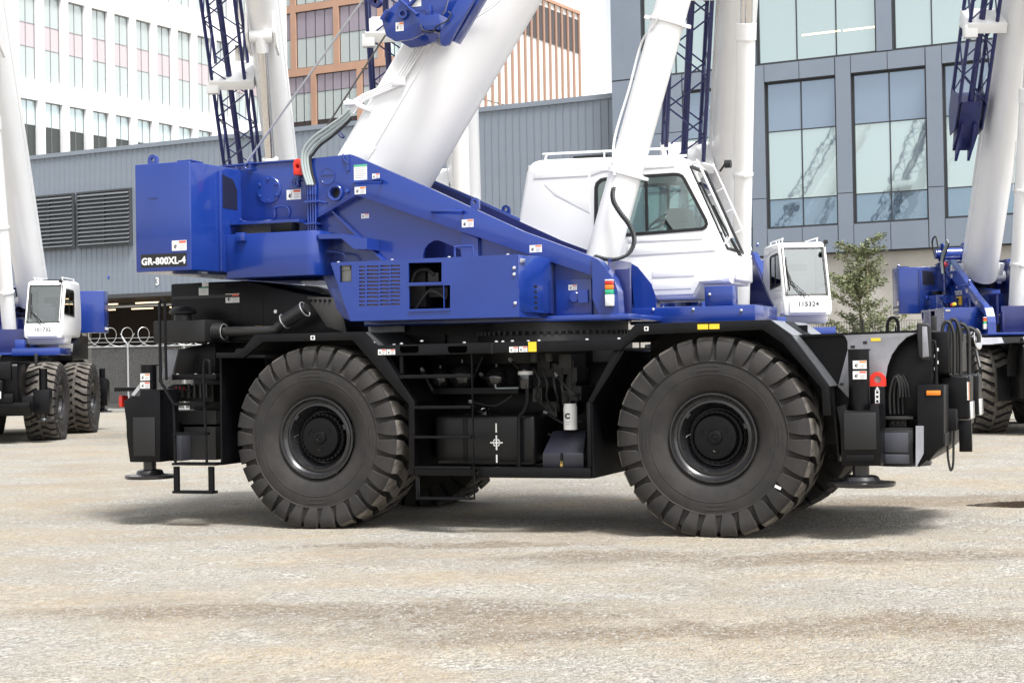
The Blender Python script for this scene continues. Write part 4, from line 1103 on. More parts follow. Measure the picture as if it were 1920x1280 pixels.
# ================= upper works (blue), turning on the ring
def plan(mb, poly, z0, z1):
    n = len(poly); vs = [(x, y, z0) for x, y in poly] + [(x, y, z1) for x, y in poly]
    return mb.add(vs, [tuple(range(n - 1, -1, -1)), tuple(range(n, 2 * n))] + [(i, (i + 1) % n, (i + 1) % n + n, i + n) for i in range(n)])
def lug_plate(parent, u, v, wpx, hpx, Y, y1, name='lifting_lug', m=None):
    a, b = K(u - wpx / 2, v, Y), K(u + wpx / 2, v - hpx, Y); r = (b[0] - a[0]) / 2; cx = (a[0] + b[0]) / 2; cz = b[2] - r
    return MB().prism([(a[0], a[2] - .02), (b[0], a[2] - .02)] + arc(cx, cz, r, 0, 180, 10), Y, y1, [arc(cx, cz, r * .42, 0, 330, 11)]).build(name, m or BLUE, parent, smooth=40)
# counterweight
xa, xb, xc = K(253.5, 400, 0)[0], K(357, 400, 0)[0], K(412, 400, .50)[0]
zt, zb = 3.757, 2.627
cwm = plan(MB(), [(xa, 0), (xb, 0), (xc, .50), (xc, 2.70), (xb, 3.2), (xa, 3.2)], zb, zt)
cw_ = cwm.build('counterweight', BLUE, main, bevel=.012, seg=3)
MB().box(xb - .17, xb + .01, .02, .25, zt - .002, zt + .018).build('top_pad', BLUE, cw_, bevel=.006)
lug_plate(cw_, 285.5, 304, 17, 15, .10, .14)
lug_plate(cw_, 285.5, 304, 17, 15, 2.9, 2.94)
stick(cw_, 322.5, 451.5, 350, 469, 0, 'red')
plate(cw_, 264.5, 477.5, 350, 498.5, 0, STK, 'model_plate')
a = K(307, 489, 0)
GRF = (abs(K(266, 489, 0)[0] - K(348.5, 489, 0)[0]), .078)
lettering('GR-800XL-4', .128, STW, cw_, (a[0], -.005, a[2]), (math.pi / 2, R_(0), 0), .0045, 1, 'model_number', GRF)
lettering('GR-800XL-4', .128, STW, cw_, (a[0], 3.205, a[2]), (math.pi / 2, 0, math.pi), .0045, 1, 'model_number', GRF)
MB().tube(kpath([(278, 371), (295, 371)], -.004), .004, 5).build('weld_scar', BLUE, cw_)
# painted dark recess of the weight with the winch ballast box, hinge strip
edge = MB(); edge.box(xc - .005, xc + .035, .47, .51, zb + .01, zt - .06); edge.build('edge_strip', BLUE, cw_, bevel=.006)
MB().prism([(0, 0)] + [(.30, 0), (.30, .22), (.22, .32), (0, .36)], 0, .004).build('hose_opening_shade', mat('painted_recess_shade', (.006, .008, .03), .6), cw_, smooth=0)  # flat plate, no cut-out; the recess's shade is its colour
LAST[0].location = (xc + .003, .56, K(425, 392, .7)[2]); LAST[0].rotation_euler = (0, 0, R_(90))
# swing tail: rounded lower tank
Yl = .62
x0, x1 = xc + .001, K(596, 480, Yl)[0]; z0, z1 = K(500, 519, Yl)[2], K(500, 436, Yl)[2]
rr = .16
tank_poly = [(x0, Yl), (x1 - rr, Yl)] + [(x1 - rr + rr * math.sin(R_(t)), Yl + rr - rr * math.cos(R_(t))) for t in range(10, 91, 10)] + [(x1, 2.55), (x0, 2.55)]
tail = plan(MB(), tank_poly, z0, z1).build('tail_tank', BLUE, main, bevel=.008)
hk = MB(); kbox(hk, 446, 437, 463, 452, Yl, Yl - .05, Yl); hk.build('tail_hook', BLUE, tail, bevel=.005)
MB().box(K(505, 430, Yl)[0], K(545, 430, Yl)[0], Yl + .02, Yl + .2, z1 + .002, z1 + .10).build('pump', BLACK, tail, bevel=.01)
# winch frame plates
Yw = .95
wp = KP([(413, 312), (470, 306.5), (578, 298), (578, 414), (447, 419), (437, 408), (432, 380), (432, 330), (413, 330)], Yw)
for (ya, yb) in ((Yw, 1.0), (2.20, 2.25)):
    wpo = MB().prism(wp, ya, yb).build('winch_frame', BLUE, main, bevel=.006)
    if ya == Yw: wnear = wpo
ztop = K(500, 304, Yw)[2]
tl_ = MB(); ttl = KP([(413, 311), (470, 305.5), (578, 297.5)], Yw); tl_.sheet(ttl, .93, 2.27, .015); tl_.build('winch_cover', BLUE, main, smooth=0)
sf = MB(); sf.sheet(KP([(445, 420), (582, 414)], Yw), .70, 2.2, .03); sf.build('winch_floor', BLUE, main, smooth=0)
bkp = MB(); kbox(bkp, 413, 330, 431, 433, 1.2, 1.15, 2.1); bkp.build('tail_post', BLUE, main, bevel=.01)
bx_ = MB(); kbox(bx_, 414, 395, 428, 432, .75, .72, .93); kbox(bx_, 415, 398, 424, 405, .7, .69, .721); bx_.build('limit_switch', BLUE, main, bevel=.004)
MB().tube(smooth_path(kpath([(443, 312), (443.5, 380), (446, 402), (455, 414), (480, 415.5), (512, 411), (514, 392), (523, 387.5), (538, 388.5), (542, 398), (539, 409)], Yw - .03), 5), .0085, 6).build('hard_line', BLUE, wnear)
cc = K(504.7, 356.5, Yw)
wc = MB().lathe((cc[0], Yw, cc[2]), (0, -1, 0), [(0, .148), (.014, .148), (.02, .142), (.02, .0005)], 40).build('winch_cap', BLUE, wnear)
for k in range(6):
    t = R_(30 + 60 * k); bo = MB().lathe((0, 0, 0), (0, -1, 0), [(0, .018), (.012, .018), (.014, .012), (.014, .0005)], 10)
    bo.build('bolt', BLUE, wc, loc=(cc[0] + .118 * math.cos(t), Yw - .019, cc[2] + .118 * math.sin(t)))
stick(wnear, 537.5, 356.5, 564.5, 373.5, Yw, 'red')
def hook(u, v):
    MB().tube(smooth_path(kpath([(u + 8, v - 6), (u - 4, v - 5), (u - 7, v + 1), (u - 2, v + 6), (u + 6, v + 5)], Yw - .05), 4), .010, 7).box(*[q for q in (K(u + 5, v, Yw)[0], K(u + 9, v, Yw)[0])], Yw - .055, Yw, K(u, v + 8, Yw)[2], K(u, v - 8, Yw)[2]).build('hook', BLUE, wnear)
hook(555, 342); hook(466, 312); hook(589, 309)
MB().cyl((cc[0] + .1, 1.01, cc[2]), (cc[0] + .1, 2.19, cc[2]), .19, 32).build('winch_drum', mat('rope_drum', (.20, .20, .21), .5, metal=.4, bump=(60, .5, .01)), main)
MB().cyl((cc[0] - .55, 1.02, cc[2]), (cc[0] - .55, 2.18, cc[2]), .17, 32).build('winch_drum', MATS['rope_drum'], main)
# boom support plates: recessed web with a proud box arm over it
Ya = .86; Ym = .97
arm_pts = [(580, 297.5), (656, 289.5), (662, 291), (803, 352), (980, 433.5), (1112, 482), (1111, 517), (980, 473.5), (903.5, 447), (866, 435), (668, 366), (592, 410), (580, 414)]
web_pts = [(581, 300), (655, 293), (803, 356), (980, 437), (1112, 486), (1118, 500), (1125, 602), (640, 602), (598, 500), (592, 470), (581, 440)]
arm, web = KP(arm_pts, Ya), KP(web_pts, Ym)
pv = K(630, 362, Ya); PX, PZ = pv[0], pv[2]
hole = KP([(793, 484)] + [(793 + 0, 478), (796, 466), (803, 457), (813, 451), (822, 450.5), (834, 455), (862, 467), (866, 484)], Ym)
armo = MB().prism(arm, Ya, Ym + .0, [arc(PX, PZ, .058, 0, 345, 23)]).build('boom_support_arm', BLUE, main, bevel=.010, seg=3)
webo = MB().prism(web, Ym + .003, Ym + .04, [hole]).build('support_web', BLUE, main, smooth=0)
MB().prism(arm, 2.23, 2.34).build('boom_support_arm', BLUE, main, bevel=.010)
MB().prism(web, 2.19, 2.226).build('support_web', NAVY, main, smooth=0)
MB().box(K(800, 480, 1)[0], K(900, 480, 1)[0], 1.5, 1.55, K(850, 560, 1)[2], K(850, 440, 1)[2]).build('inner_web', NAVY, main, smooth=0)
bs = MB().lathe((PX, Ya, PZ), (0, -1, 0), [(-.02, .060), (.03, .060), (.034, .066), (.034, .082), (.03, .086), (0, .086)], 32); bs.build('pivot_boss', BLUE, armo)
MB().cyl((PX, .93, PZ), (PX, 2.32, PZ), .057, 24).build('pivot_pin', mat('greased_pin', (.05, .05, .05), .3, metal=.6), main)
c2 = K(614.5, 330.5, Ya); MB().lathe((c2[0], Ya, c2[2]), (0, -1, 0), [(0, .088), (.008, .088), (.008, .080), (.004, .078), (.004, .0005)], 32).build('round_cover', BLUE, armo)
MB().box(c2[0] - .07, c2[0] + .08, Ya - .014, Ya - .003, c2[2] + .012, c2[2] + .022).build('cover_bar', BLUE, armo, smooth=0)
for pts, r, nm in (([(627, 396), (722, 489)], .020, 'stiffener'), ([(592, 412), (607, 440)], .018, 'stiffener')):
    p0, p1 = kpath(pts, Ym); MB().bar((p0[0], Ym - .03, p0[2]), (p1[0], Ym - .03, p1[2]), .018, .075).build(nm, BLUE, webo, smooth=0)
ps = MB(); kbox(ps, 868, 437, 903, 600, Ym, Ym - .06, Ym + .002); ps.build('web_post', BLUE, webo, bevel=.008)
# arm furniture
def handle(parent, u0, v0, u1, v1, Y, r=.013, out=.07, m=None):
    a, b = K(u0, v0, Y), K(u1, v1, Y)
    MB().tube([(a[0], Y, a[2]), (a[0], Y - out, a[2]), (b[0], Y - out, b[2]), (b[0], Y, b[2])], r, 8).build('grab_handle', m or BLUE, parent)
handle(armo, 665, 342.5, 718, 338, Ya); handle(armo, 815, 398, 870, 395.5, Ya)
stick(armo, 663.5, 309.5, 688.5, 337, Ya, 'green', name='load_chart'); stick(armo, 698, 326, 712, 335, Ya); stick(armo, 665, 351, 686, 363.5, Ya, 'orange')
stick(armo, 866, 412, 888, 425.5, Ya, 'orange'); stick(armo, 993, 460, 1016, 472.5, Ya, 'orange')
stick(webo, 677.5, 401, 692, 409, Ym + .003)
lug_plate(armo, 890, 389, 15, 19, Ya + .02, Ya + .06); lug_plate(armo, 948, 403, 15, 19, 2.25, 2.29)
br_ = MB(); br_.tube(kpath([(643, 289), (645, 300), (651, 306), (655, 306)], Ya - .01), .008, 6); kbox(br_, 650, 292, 656, 320, Ya, Ya - .012, Ya); br_.build('hose_bracket', BLUE, armo)
kn = K(651.5, 359, Ya); MB().lathe((kn[0], Ya, kn[2]), (0, -1, 0), [(0, .025), (.02, .025), (.03, .018), (.03, .0005)], 12).build('plug', BLUE, armo)
# step platform
stp = MB(); tp = [K(595, 441, .78), K(646, 438, .78)]
zt_ = K(620, 440, .72)[2]
sp_ = [(K(595, 440, .66)[0], K(600, 448, .66)[2]), (K(645, 440, .66)[0], K(600, 448, .66)[2])]
stp.prism(KP([(595, 439), (645, 438), (660, 445), (688, 446), (688, 467), (664, 467), (640, 447), (598, 448)], .66), .66, Ym + .002)
stp.build('step_platform', BLUE, main, smooth=0)
# red tow lug and hose bundle
rg = MB().prism(KP([(550, 328), (549, 306), (552, 299), (558, 297), (564, 300), (568, 309), (568, 328)], .84), .84, .93, [arc(K(557, 312, .84)[0], K(557, 312, .84)[2], .022, 0, 330, 11)])
rg.build('red_shackle', RED, main, bevel=.012)
E4 = []
for k in range(4):
    o_ = k * 5.2
    pth = kpath([(655 + o_ * .3, 205 + o_), (640 + o_ * .6, 220 + o_ * .8), (612 + o_ * .7, 240 + o_), (588 + o_ * .8, 257 + o_), (571 + o_, 277 + o_ * .8), (566 + o_, 298), (569 + o_, 322), (577 + o_ * .9, 347)], .80 + .012 * k)
    MB().tube(smooth_path(pth, 7), .0155, 8).build('boom_hose', HOSEG if k < 3 else HOSE, main)
    lo = kpath([(577 + o_ * .9, 344), (578 + o_ * .9, 440), (580 + o_, 462 + k)], .84); 
    MB().tube(lo, .011, 7).cyl(lo[0], Vector(lo[0]) + Vector((0, 0, -.12)), .017, 8).build('hard_line', BLUE, main)
fe_ = MB(); kbox(fe_, 572, 377, 594, 379.5, .82, .80, .96); kbox(fe_, 572, 418, 594, 420, .82, .80, .96); fe_.build('line_clamp', BLUE, main, smooth=0)
MB().tube(kpath([(590, 376), (614, 381)], .86), .013, 6).build('line_stay', BLUE, main)
MB().tube(smooth_path(kpath([(580, 460), (584, 468), (600, 470), (640, 474), (650, 488)], .8), 5), .011, 7).build('hard_line', BLUE, main)

# hydraulic cabinet
Yb = .12
cab_pts = [(619.7, 492.5), (970, 476.5), (974, 594), (657, 602)]
slots = []
for r_i in range(11):
    for (c0_, c1_) in ((673.3, 684.5), (688, 710.5), (713, 730.5), (732.5, 750)):
        v = 500 + r_i * 7.1 - (c0_ - 673) * .033 + (.9 if r_i > 8 else 0)
        q = KP([(c0_, v + 1.6), (c1_, v + 1.3), (c1_, v - 1.3), (c0_, v - 1.4)], Yb); slots.append(q)
op1 = KP([(766, 530), (828, 528.5), (828, 491.5), (766, 493)], Yb)
op2 = KP([(767, 579.5), (844, 577.5), (844, 534.5), (767, 536.5)], Yb)
rec = KP([(637, 529), (659, 528), (659, 497), (637, 498)], Yb)
cabi = MB().prism(KP(cab_pts, Yb), Yb, Yb + .018, slots + [op1, op2, rec]).build('hydraulic_cabinet', BLUE, main, smooth=0)
lo_ = KP(cab_pts, Yb); lo_ = lo_ + [lo_[0]]
MB().sheet([(p_[0], p_[1]) for p_ in lo_], Yb + .0185, .955, .016).build('cabinet_shell', BLUE, cabi, smooth=0)
MB().prism(lo_[:-1], .955, .965).build('cabinet_back', STK, cabi, smooth=0)
rad = MB(); kbox(rad, 671, 494, 753, 580, Yb + .03, Yb + .035, Yb + .06); rad.build('radiator_core', COPPER, cabi, smooth=0)
fn = MB()
for k in range(36): kbox(fn, 671 + k * 2.27, 494, 671.7 + k * 2.27, 580, Yb + .03, Yb + .024, Yb + .034)
fn.build('radiator_fins', mat('fin_pale', (.40, .30, .22), .5, metal=.3), cabi, smooth=0, weld=False)['kind'] = 'stuff'
bb_ = MB(); kbox(bb_, 831, 534, 833, 579, Yb, Yb, Yb + .02); bb_.build('mullion', BLUE, cabi, smooth=0)
for (u0, v0, u1, v1) in ((765, 491, 829, 531), (766, 534, 845, 580.5)):
    fr_ = MB(); a, b = K(u0, v0, Yb), K(u1, v1, Yb); fr_.box(a[0], b[0], Yb - .012, Yb - .001, b[2] - .008, b[2] + .004); fr_.build('opening_lip', BLUE, cabi, smooth=0)
inn = MB(); q = random.Random(2)
kbox(inn, 770, 505, 800, 575, .4, .38, .6); kbox(inn, 806, 512, 826, 528, .35, .3, .5); kbox(inn, 808, 540, 843, 556, .45, .4, .6)
inn.tube(smooth_path(kpath([(772, 530), (780, 510), (800, 505), (815, 515)], .3)), .02, 8); inn.tube(smooth_path(kpath([(780, 578), (795, 555), (810, 545), (838, 560)], .3)), .018, 8)
inn.build('pump_group', MATS['oily_casting'], cabi, smooth=40)
ga = MB(); kbox(ga, 640, 497, 659, 528, Yb + .05, Yb + .05, Yb + .1); ga.build('control_box', mat('box_grey', (.24, .24, .22), .5), cabi, bevel=.006)
ga = MB(); kbox(ga, 641, 498, 657, 506, Yb + .045, Yb + .035, Yb + .05); ga.build('control_lid', MATS['box_grey'], cabi, bevel=.003)
a0, a1 = K(970, 476.5, Yb), K(974, 594, Yb); b0, b1 = K(1016.5, 484.5, .62), K(1019, 584, .62)
fc = MB(); zt4, zb4 = a0[2], K(974, 585, Yb)[2]
fc = plan(MB(), [(a0[0] + .004, Yb), (b0[0], .60), (b0[0], .96), (a0[0] + .004, .96)], zb4, zt4 - .002).build('cabinet_door', BLUE, cabi, bevel=.006)
dirn = Vector((b0[0] - a0[0], .48, 0)); rzd = math.atan2(.48, b0[0] - a0[0])
def on_door(t, z, me_or, name, mats, push=.004):
    o = me_or.build(name, mats, cabi, smooth=0, loc=(a0[0] + .004 + (b0[0] - a0[0] - .004) * t, Yb + .48 * t, z)); o.rotation_euler = (0, 0, rzd); return o
for k in range(5): on_door(.72, zt4 - .30 - k * .052, MB().box(-.03, .03, -.002, .002, -.012, .012), 'vent_slot', STK)
on_door(.16, zt4 - .06, MB().box(-.05, .05, -.012, .002, -.022, .022), 'door_latch', CHROME)
for (u, v) in ((968, 502), (968, 514), (970, 568)): p_ = K(u, v, Yb); put('bolt', BOLTM, cabi, (p_[0] - .02, Yb, p_[2]))
for u in (632, 733, 840, 950): p_ = K(u, 492.5 - (u - 620) * .0457, Yb); put('bolt', BOLTT, cabi, (p_[0], Yb + .03, p_[2] - .002))
h0, h1 = K(853, 482, .2), K(887, 480, .2); zh_ = K(870, 462, .2)[2]
MB().tube(smooth_path([(h0[0], .2, h0[2] - .02), (h0[0], .2, zh_ - .02), (h0[0] + .02, .2, zh_), (h1[0] - .02, .2, zh_), (h1[0], .2, zh_ - .02), (h1[0], .2, h1[2] - .02)], 4), .011, 7).build('grab_handle', BLUE, cabi)
MB().prism(KP([(621, 540), (640, 540), (660, 603), (645, 597), (630, 578)], .35), .35, .95).build('cabinet_cheek', BLUE, cabi, bevel=.006)
# front post and boxes ahead of the cabinet
po = MB().prism(KP([(1110, 481), (1122, 487), (1150, 522), (1158, 545), (1162, 601), (1128, 601), (1111, 560)], .84), .84, 1.02).build('front_post', BLUE, main, smooth=0)
MB().prism(KP([(1110, 481), (1122, 487), (1150, 522), (1158, 545), (1162, 601), (1128, 601), (1111, 560)], .84), 2.19, 2.36).build('front_post', BLUE, main, smooth=0)
fb_ = MB(); kbox(fb_, 1042, 524, 1110, 600, .93, .93, 1.02); fbo = fb_.build('junction_cover', BLUE, main, bevel=.008)
stick(fbo, 1066, 534, 1082, 543.5, .93)
c = K(1078, 557, .93); MB().lathe((c[0], .93, c[2]), (0, -1, 0), [(0, .055), (.03, .055), (.036, .048), (.036, .0005)], 24).box(c[0] + .05, c[0] + .15, .88, .93, c[2] - .06, c[2] + .07).build('horn', BLUE, fbo)
sl_ = []
x0_ = K(1136, 550, .80); x1_ = K(1150, 550, .80); xm, wd_ = (x0_[0] + x1_[0]) / 2, (x1_[0] - x0_[0]) / 2
prev = None
for (v0, v1, m_, nm) in ((574, 552, STW, 'load_lamp'), (552, 543, GREENL, 'green_lens'), (543, 534, AMBER, 'amber_lens'), (534, 527, REDL, 'red_lens'), (527, 524, STW, 'lamp_cap')):
    za, zc_ = K(1143, v0, .8)[2], K(1143, v1, .8)[2]
    o = MB().box(xm - wd_, xm + wd_, .765, .838, za + .001, zc_).build(nm, m_, main if prev is None else prev, bevel=.006)
    prev = prev or o
dk = MB()
zd0, zd1 = K(1000, 603, .6)[2], K(1000, 592, .6)[2]
dk.box(K(690, 600, .9)[0], K(1185, 600, .9)[0], .80, 2.45, zd0 + .002, zd0 + .06)
dk.build('turntable_deck', BLUE, main, bevel=.01)
cd = MB(); zc0, zc1 = K(1300, 598, 2.1)[2], K(1250, 566, 2.1)[2]
cd.box(K(1186, 590, 2.1)[0], K(1420, 590, 2.1)[0], 2.0, 3.12, zc0 - .05, zc1 - .06)
cd.box(K(1325, 590, 2.1)[0], K(1378, 590, 2.1)[0], 2.02, 2.25, zc1 - .058, K(1350, 536, 2.1)[2])
cdo = cd.build('cab_floor_frame', BLUE, main, bevel=.01)
for (u, v) in ((1330, 552), (1300, 580), (1390, 582), (1225, 580)): p_ = K(u, v, 2.0); put('bolt', BOLTM, cdo, (p_[0], 1.998 if v > 560 else 2.018, p_[2]))
db = MB(); kbox(db, 1182, 492, 1186, 600, 2.0, 1.2, 2.0)
kbox(db, 1152, 505, 1182, 600, 1.15, 1.15, 1.2); db.build('cylinder_yoke', NAVY, main, bevel=.006)
gr = MB(); kbox(gr, 692, 601, 758, 622, 1.0, .98, 1.0)
for k in range(22): kbox(gr, 694 + 3 * k, 606, 695.2 + 3 * k, 622, .97, .97, .98)
gr.build('slew_guard', mat('pale_guard', (.45, .47, .48), .5), main, smooth=0)

# ================= operator's cab
Y0, Y1 = 2.22, 3.12
prof = [(966, 432), (985, 322), (990, 310), (998, 303), (1010, 299.5), (1040, 297.5), (1252, 289.5), (1270, 291), (1281, 297), (1288, 306), (1361, 468), (1372, 484), (1374, 515), (1370, 531), (1316, 533),
        (1310, 545), (1304, 558), (1298, 560.5), (1194, 564), (1188, 561), (1184, 548), (1175, 535), (1000, 538), (970, 500)]
cp_ = KP(prof, Y0); ctr = Vector((sum(p[0] for p in cp_) / len(cp_), sum(p[1] for p in cp_) / len(cp_)))
def ins(poly, d):
    out = []; n = len(poly)
    for i in range(n):
        a, b, c = Vector(poly[i - 1]), Vector(poly[i]), Vector(poly[(i + 1) % n])
        n1 = Vector(((b - a).y, -(b - a).x)).normalized(); n2 = Vector(((c - b).y, -(c - b).x)).normalized()
        m_ = (n1 + n2); m_ = m_ / max(.3, m_.length_squared) * 2
        out.append((b.x + m_.x * d, b.y + m_.y * d))
    return out
area = sum(cp_[i][0] * cp_[(i + 1) % len(cp_)][1] - cp_[(i + 1) % len(cp_)][0] * cp_[i][1] for i in range(len(cp_)))
sgn = 1 if area < 0 else -1                                   # outline runs clockwise in X,Z when area < 0
win_pts = [(1117, 447), (1115, 440), (1115.5, 352), (1118, 343), (1126, 336), (1134, 334), (1262, 325), (1272, 325.5), (1280, 329), (1285, 336), (1325, 412), (1327, 420), (1324, 427), (1317, 431), (1300, 432.5)]
wn = KP(win_pts, Y0)
rings = []
for (d, y) in ((.055, Y0), (.030, Y0 + .010), (.012, Y0 + .028), (0, Y0 + .06), (0, Y1 - .06), (.012, Y1 - .028), (.030, Y1 - .010), (.055, Y1)):
    rings.append([(p[0], y, p[1]) for p in (ins(cp_, sgn * d) if d else cp_)])
n = len(cp_); cm = MB()
skip = {9}                                                        # the windscreen stretch of the outline is glazed, not sheeted
WS0, WS1 = cp_[9], cp_[10]
for j in range(len(rings) - 1):
    o = len(cm.v); cm.v += rings[j] + rings[j + 1]
    for i in range(n):
        if i in skip and 2 < j < len(rings) - 4: continue
        if i in skip and j in (3,): continue
        cm.f.append((o + i, o + (i + 1) % n, o + n + (i + 1) % n, o + n + i)); cm.m.append(0)
for ring, rev in ((rings[0], 0), (rings[-1], 1)):
    lp = [[Vector((p[0], p[2], 0)) for p in ring], [Vector((p[0], p[1], 0)) for p in wn]]
    flat = [(p.x, ring[0][1], p.y) for l_ in lp for p in l_]
    fs = [tuple(t) for t in geometry.tessellate_polygon(lp)]
    cm.add(flat, fs)
cabo = cm.build('cab', WHITE, main, smooth=50)
wi = ins(wn, -sgn * .0)
for yy, far in ((Y0, 0), (Y1, 1)):
    s_ = 1 if not far else -1
    wi2 = []; cxw = Vector((sum(p[0] for p in wn) / len(wn), sum(p[1] for p in wn) / len(wn)))
    ar = sum(wn[i][0] * wn[(i + 1) % len(wn)][1] - wn[(i + 1) % len(wn)][0] * wn[i][1] for i in range(len(wn)))
    inner = ins(wn, (1 if ar < 0 else -1) * .028)
    outer = ins(wn, (1 if ar < 0 else -1) * -.006)
    ya, yb = (yy - .006, yy + .03) if not far else (yy - .03, yy + .006)
    so_ = MB().prism(outer, ya, yb, [inner]).build('window_seal', mat('seal_rubber', (.012, .012, .013), .5) if 'seal_rubber' not in MATS else MATS['seal_rubber'], cabo, smooth=50)
    MB().prism(inner, (ya + yb) / 2 - .003, (ya + yb) / 2 + .003).build('side_window', CABGLASS, cabo, smooth=0)
    xm_ = K(1211.5, 380, Y0)[0]
    MB().box(xm_ - .015, xm_ + .015, (ya + yb) / 2 - .012, (ya + yb) / 2 + .008, K(1211, 433, Y0)[2], K(1211, 331, Y0)[2]).build('window_bar', MATS['seal_rubber'], cabo, smooth=0)
# windscreen with black surround
dv = Vector((WS1[0] - WS0[0], 0, WS1[1] - WS0[1])); nrm = Vector((-dv.z, 0, dv.x)).normalized()
if nrm.x < 0: nrm = -nrm
def ws(t, y, o=0.0): return Vector((WS0[0], y, WS0[1])) + dv * t + nrm * o
g_ = MB(); a_, b_ = Y0 + .06, Y1 - .06
g_.add([ws(.03, a_, -.004), ws(.99, a_, -.004), ws(.99, b_, -.004), ws(.03, b_, -.004)], [(0, 1, 2, 3)]); g_.build('windscreen', CABGLASS, cabo, smooth=0)
sf_ = MB()
for (t0_, t1_, ya, yb) in ((0, .035, a_, b_), (.965, 1.0, a_, b_), (0, 1, a_ - .01, a_ + .035), (0, 1, b_ - .035, b_ + .01)):
    vs = [ws(t, y, o) for o in (-.010, .008) for (t, y) in ((t0_, ya), (t1_, ya), (t1_, yb), (t0_, yb))]
    sf_.add(vs, [(0, 3, 2, 1), (4, 5, 6, 7), (0, 1, 5, 4), (1, 2, 6, 5), (2, 3, 7, 6), (3, 0, 4, 7)])
sf_.build('windscreen_seal', MATS['seal_rubber'], cabo, smooth=0)
wpz = MB()
ym_ = (Y0 + Y1) / 2
wpz.tube([ws(1.06, ym_ - .05, .03), ws(.70, ym_ - .30, .05), ws(.50, ym_ - .33, .05)], .011, 6); wpz.tube([ws(1.06, ym_ + .05, .03), ws(.72, ym_ - .27, .05), ws(.56, ym_ - .31, .05)], .009, 6)
wpz.tube([ws(.22, ym_ - .34, .03), ws(.86, ym_ - .31, .03)], .013, 6)
wpz.build('wiper', MATS['seal_rubber'], cabo)
# grab rails, roof rail, lamp
rl_ = MB(); rl_.tube(smooth_path([ws(.02, a_ + .0, .0), ws(.03, a_ + .0, .09), ws(.08, a_, .10), ws(.80, a_, .10), ws(.90, a_, .07), ws(.93, a_, .0)], 5), .014, 8)
rl_.build('windscreen_rail', WHITE, cabo); rl_ = MB()
rl_.tube(smooth_path([ws(-.08, b_ - .1, .02), ws(-.02, b_, .09), ws(.05, b_, .10), ws(.90, b_, .10), ws(.98, b_, .08), ws(1.0, b_, .0)], 5), .009, 8)
for t in (.25, .5, .75): rl_.tube([ws(t, b_, .0), ws(t, b_, .10)], .004, 6)
rl_.build('windscreen_rail', WHITE, cabo)
rr_ = MB(); yr = Y0 + .12; rp = [K(1022, 299, yr), K(1026, 290, yr), K(1034, 288.5, yr), K(1240, 279, yr), K(1246, 281, yr), K(1248, 290, yr)]
rr_.tube(smooth_path(rp, 4), .013, 8)
for u in (1133, 1190): rr_.tube([K(u, 296, yr), K(u, 284, yr)], .010, 6)
rp2 = [(p[0], Y1 - .12, p[2]) for p in rp]; rr_.tube(smooth_path(rp2, 4), .013, 8); rr_.tube([rp[0], rp2[0]], .010, 6)
rr_.build('roof_rail', WHITE, cabo)
hat = MB(); hat.box(K(1085, 296, 2.6)[0], K(1150, 296, 2.6)[0], 2.4, 2.9, K(1100, 298, 2.4)[2], K(1100, 291, 2.4)[2]); hat.build('roof_hatch', MATS['seal_rubber'], cabo, bevel=.01)
lm = ws(.02, b_, .22); MB().cyl(lm, lm + Vector((.07, 0, .0)), .045, 14).tube([lm - Vector((.06, 0, .08)), lm], .012, 6).build('work_lamp', STK, cabo)
# pressed panels on the cab side
def pressed(pts, th=.010, Y=Y0, bev=.006):
    MB().prism(KP(pts, Y), Y - th, Y + .003).build('pressed_panel', WHITE, cabo, bevel=bev, seg=3)
pressed([(1192, 497), (1340, 488), (1352, 493), (1355, 526), (1312, 529), (1301, 552), (1200, 556), (1190, 545)], .018, Y0, .014)
pressed([(1224, 506), (1308, 501), (1302, 518), (1224, 521)], .024, Y0, .004)
pressed([(1224, 526), (1302, 523), (1297, 541), (1224, 544)], .024, Y0, .004)
pressed([(1003, 322), (1012, 317), (1100, 312), (1104, 330), (1000, 336)], .008, Y0, .005)
pressed([(1110, 312), (1258, 304), (1266, 313), (1130, 322), (1108, 330)], .008, Y0, .005)
pressed([(1020, 345), (1104, 338), (1106, 400), (1040, 366)], .004, Y0, .003)
pressed([(1178, 446), (1310, 441), (1318, 448), (1178, 455)], .008, Y0, .004)
pressed([(1176, 460), (1330, 453), (1342, 470), (1176, 480)], .008, Y0, .004)
# nose panel with number space, cab front foot
nx0 = cp_[11][0]
np_ = MB(); zn0, zn1 = cp_[13][1], cp_[10][1]
np_.box(nx0 + .004, nx0 + .045, Y0 + .10, Y1 - .10, zn0 + .03, zn1 - .06); npo = np_.build('nose_panel', WHITE, cabo, bevel=.02, seg=3)
# inside
ins_ = MB()
fx = K(1150, 450, 2.6)[0]; fz = K(1250, 530, 2.6)[2]
ins_.box(cp_[22][0] + .1, nx0 - .05, Y0 + .05, Y1 - .05, fz - .02, fz); ins_.build('cab_floor', INTER, cabo, smooth=0)
st = MB(); sx0 = K(1150, 440, 2.6)[0]
st.box(sx0, sx0 + .50, 2.42, 2.92, fz + .25, fz + .38); st.box(sx0 - .08, sx0 + .08, 2.42, 2.92, fz + .38, fz + .98); st.box(sx0, sx0 + .45, 2.36, 2.42, fz + .2, fz + .55)
st.build('seat', INTER, cabo, bevel=.04, seg=3)
con = MB(); cx0 = K(1265, 420, 2.6)[0]; czz = K(1265, 400, 2.6)[2]
con.box(cx0, cx0 + .18, 2.45, 2.85, fz, czz - .05); con.box(cx0 - .03, cx0 + .17, 2.42, 2.78, czz - .12, czz + .04)
con.build('console', INTER, cabo, bevel=.02)
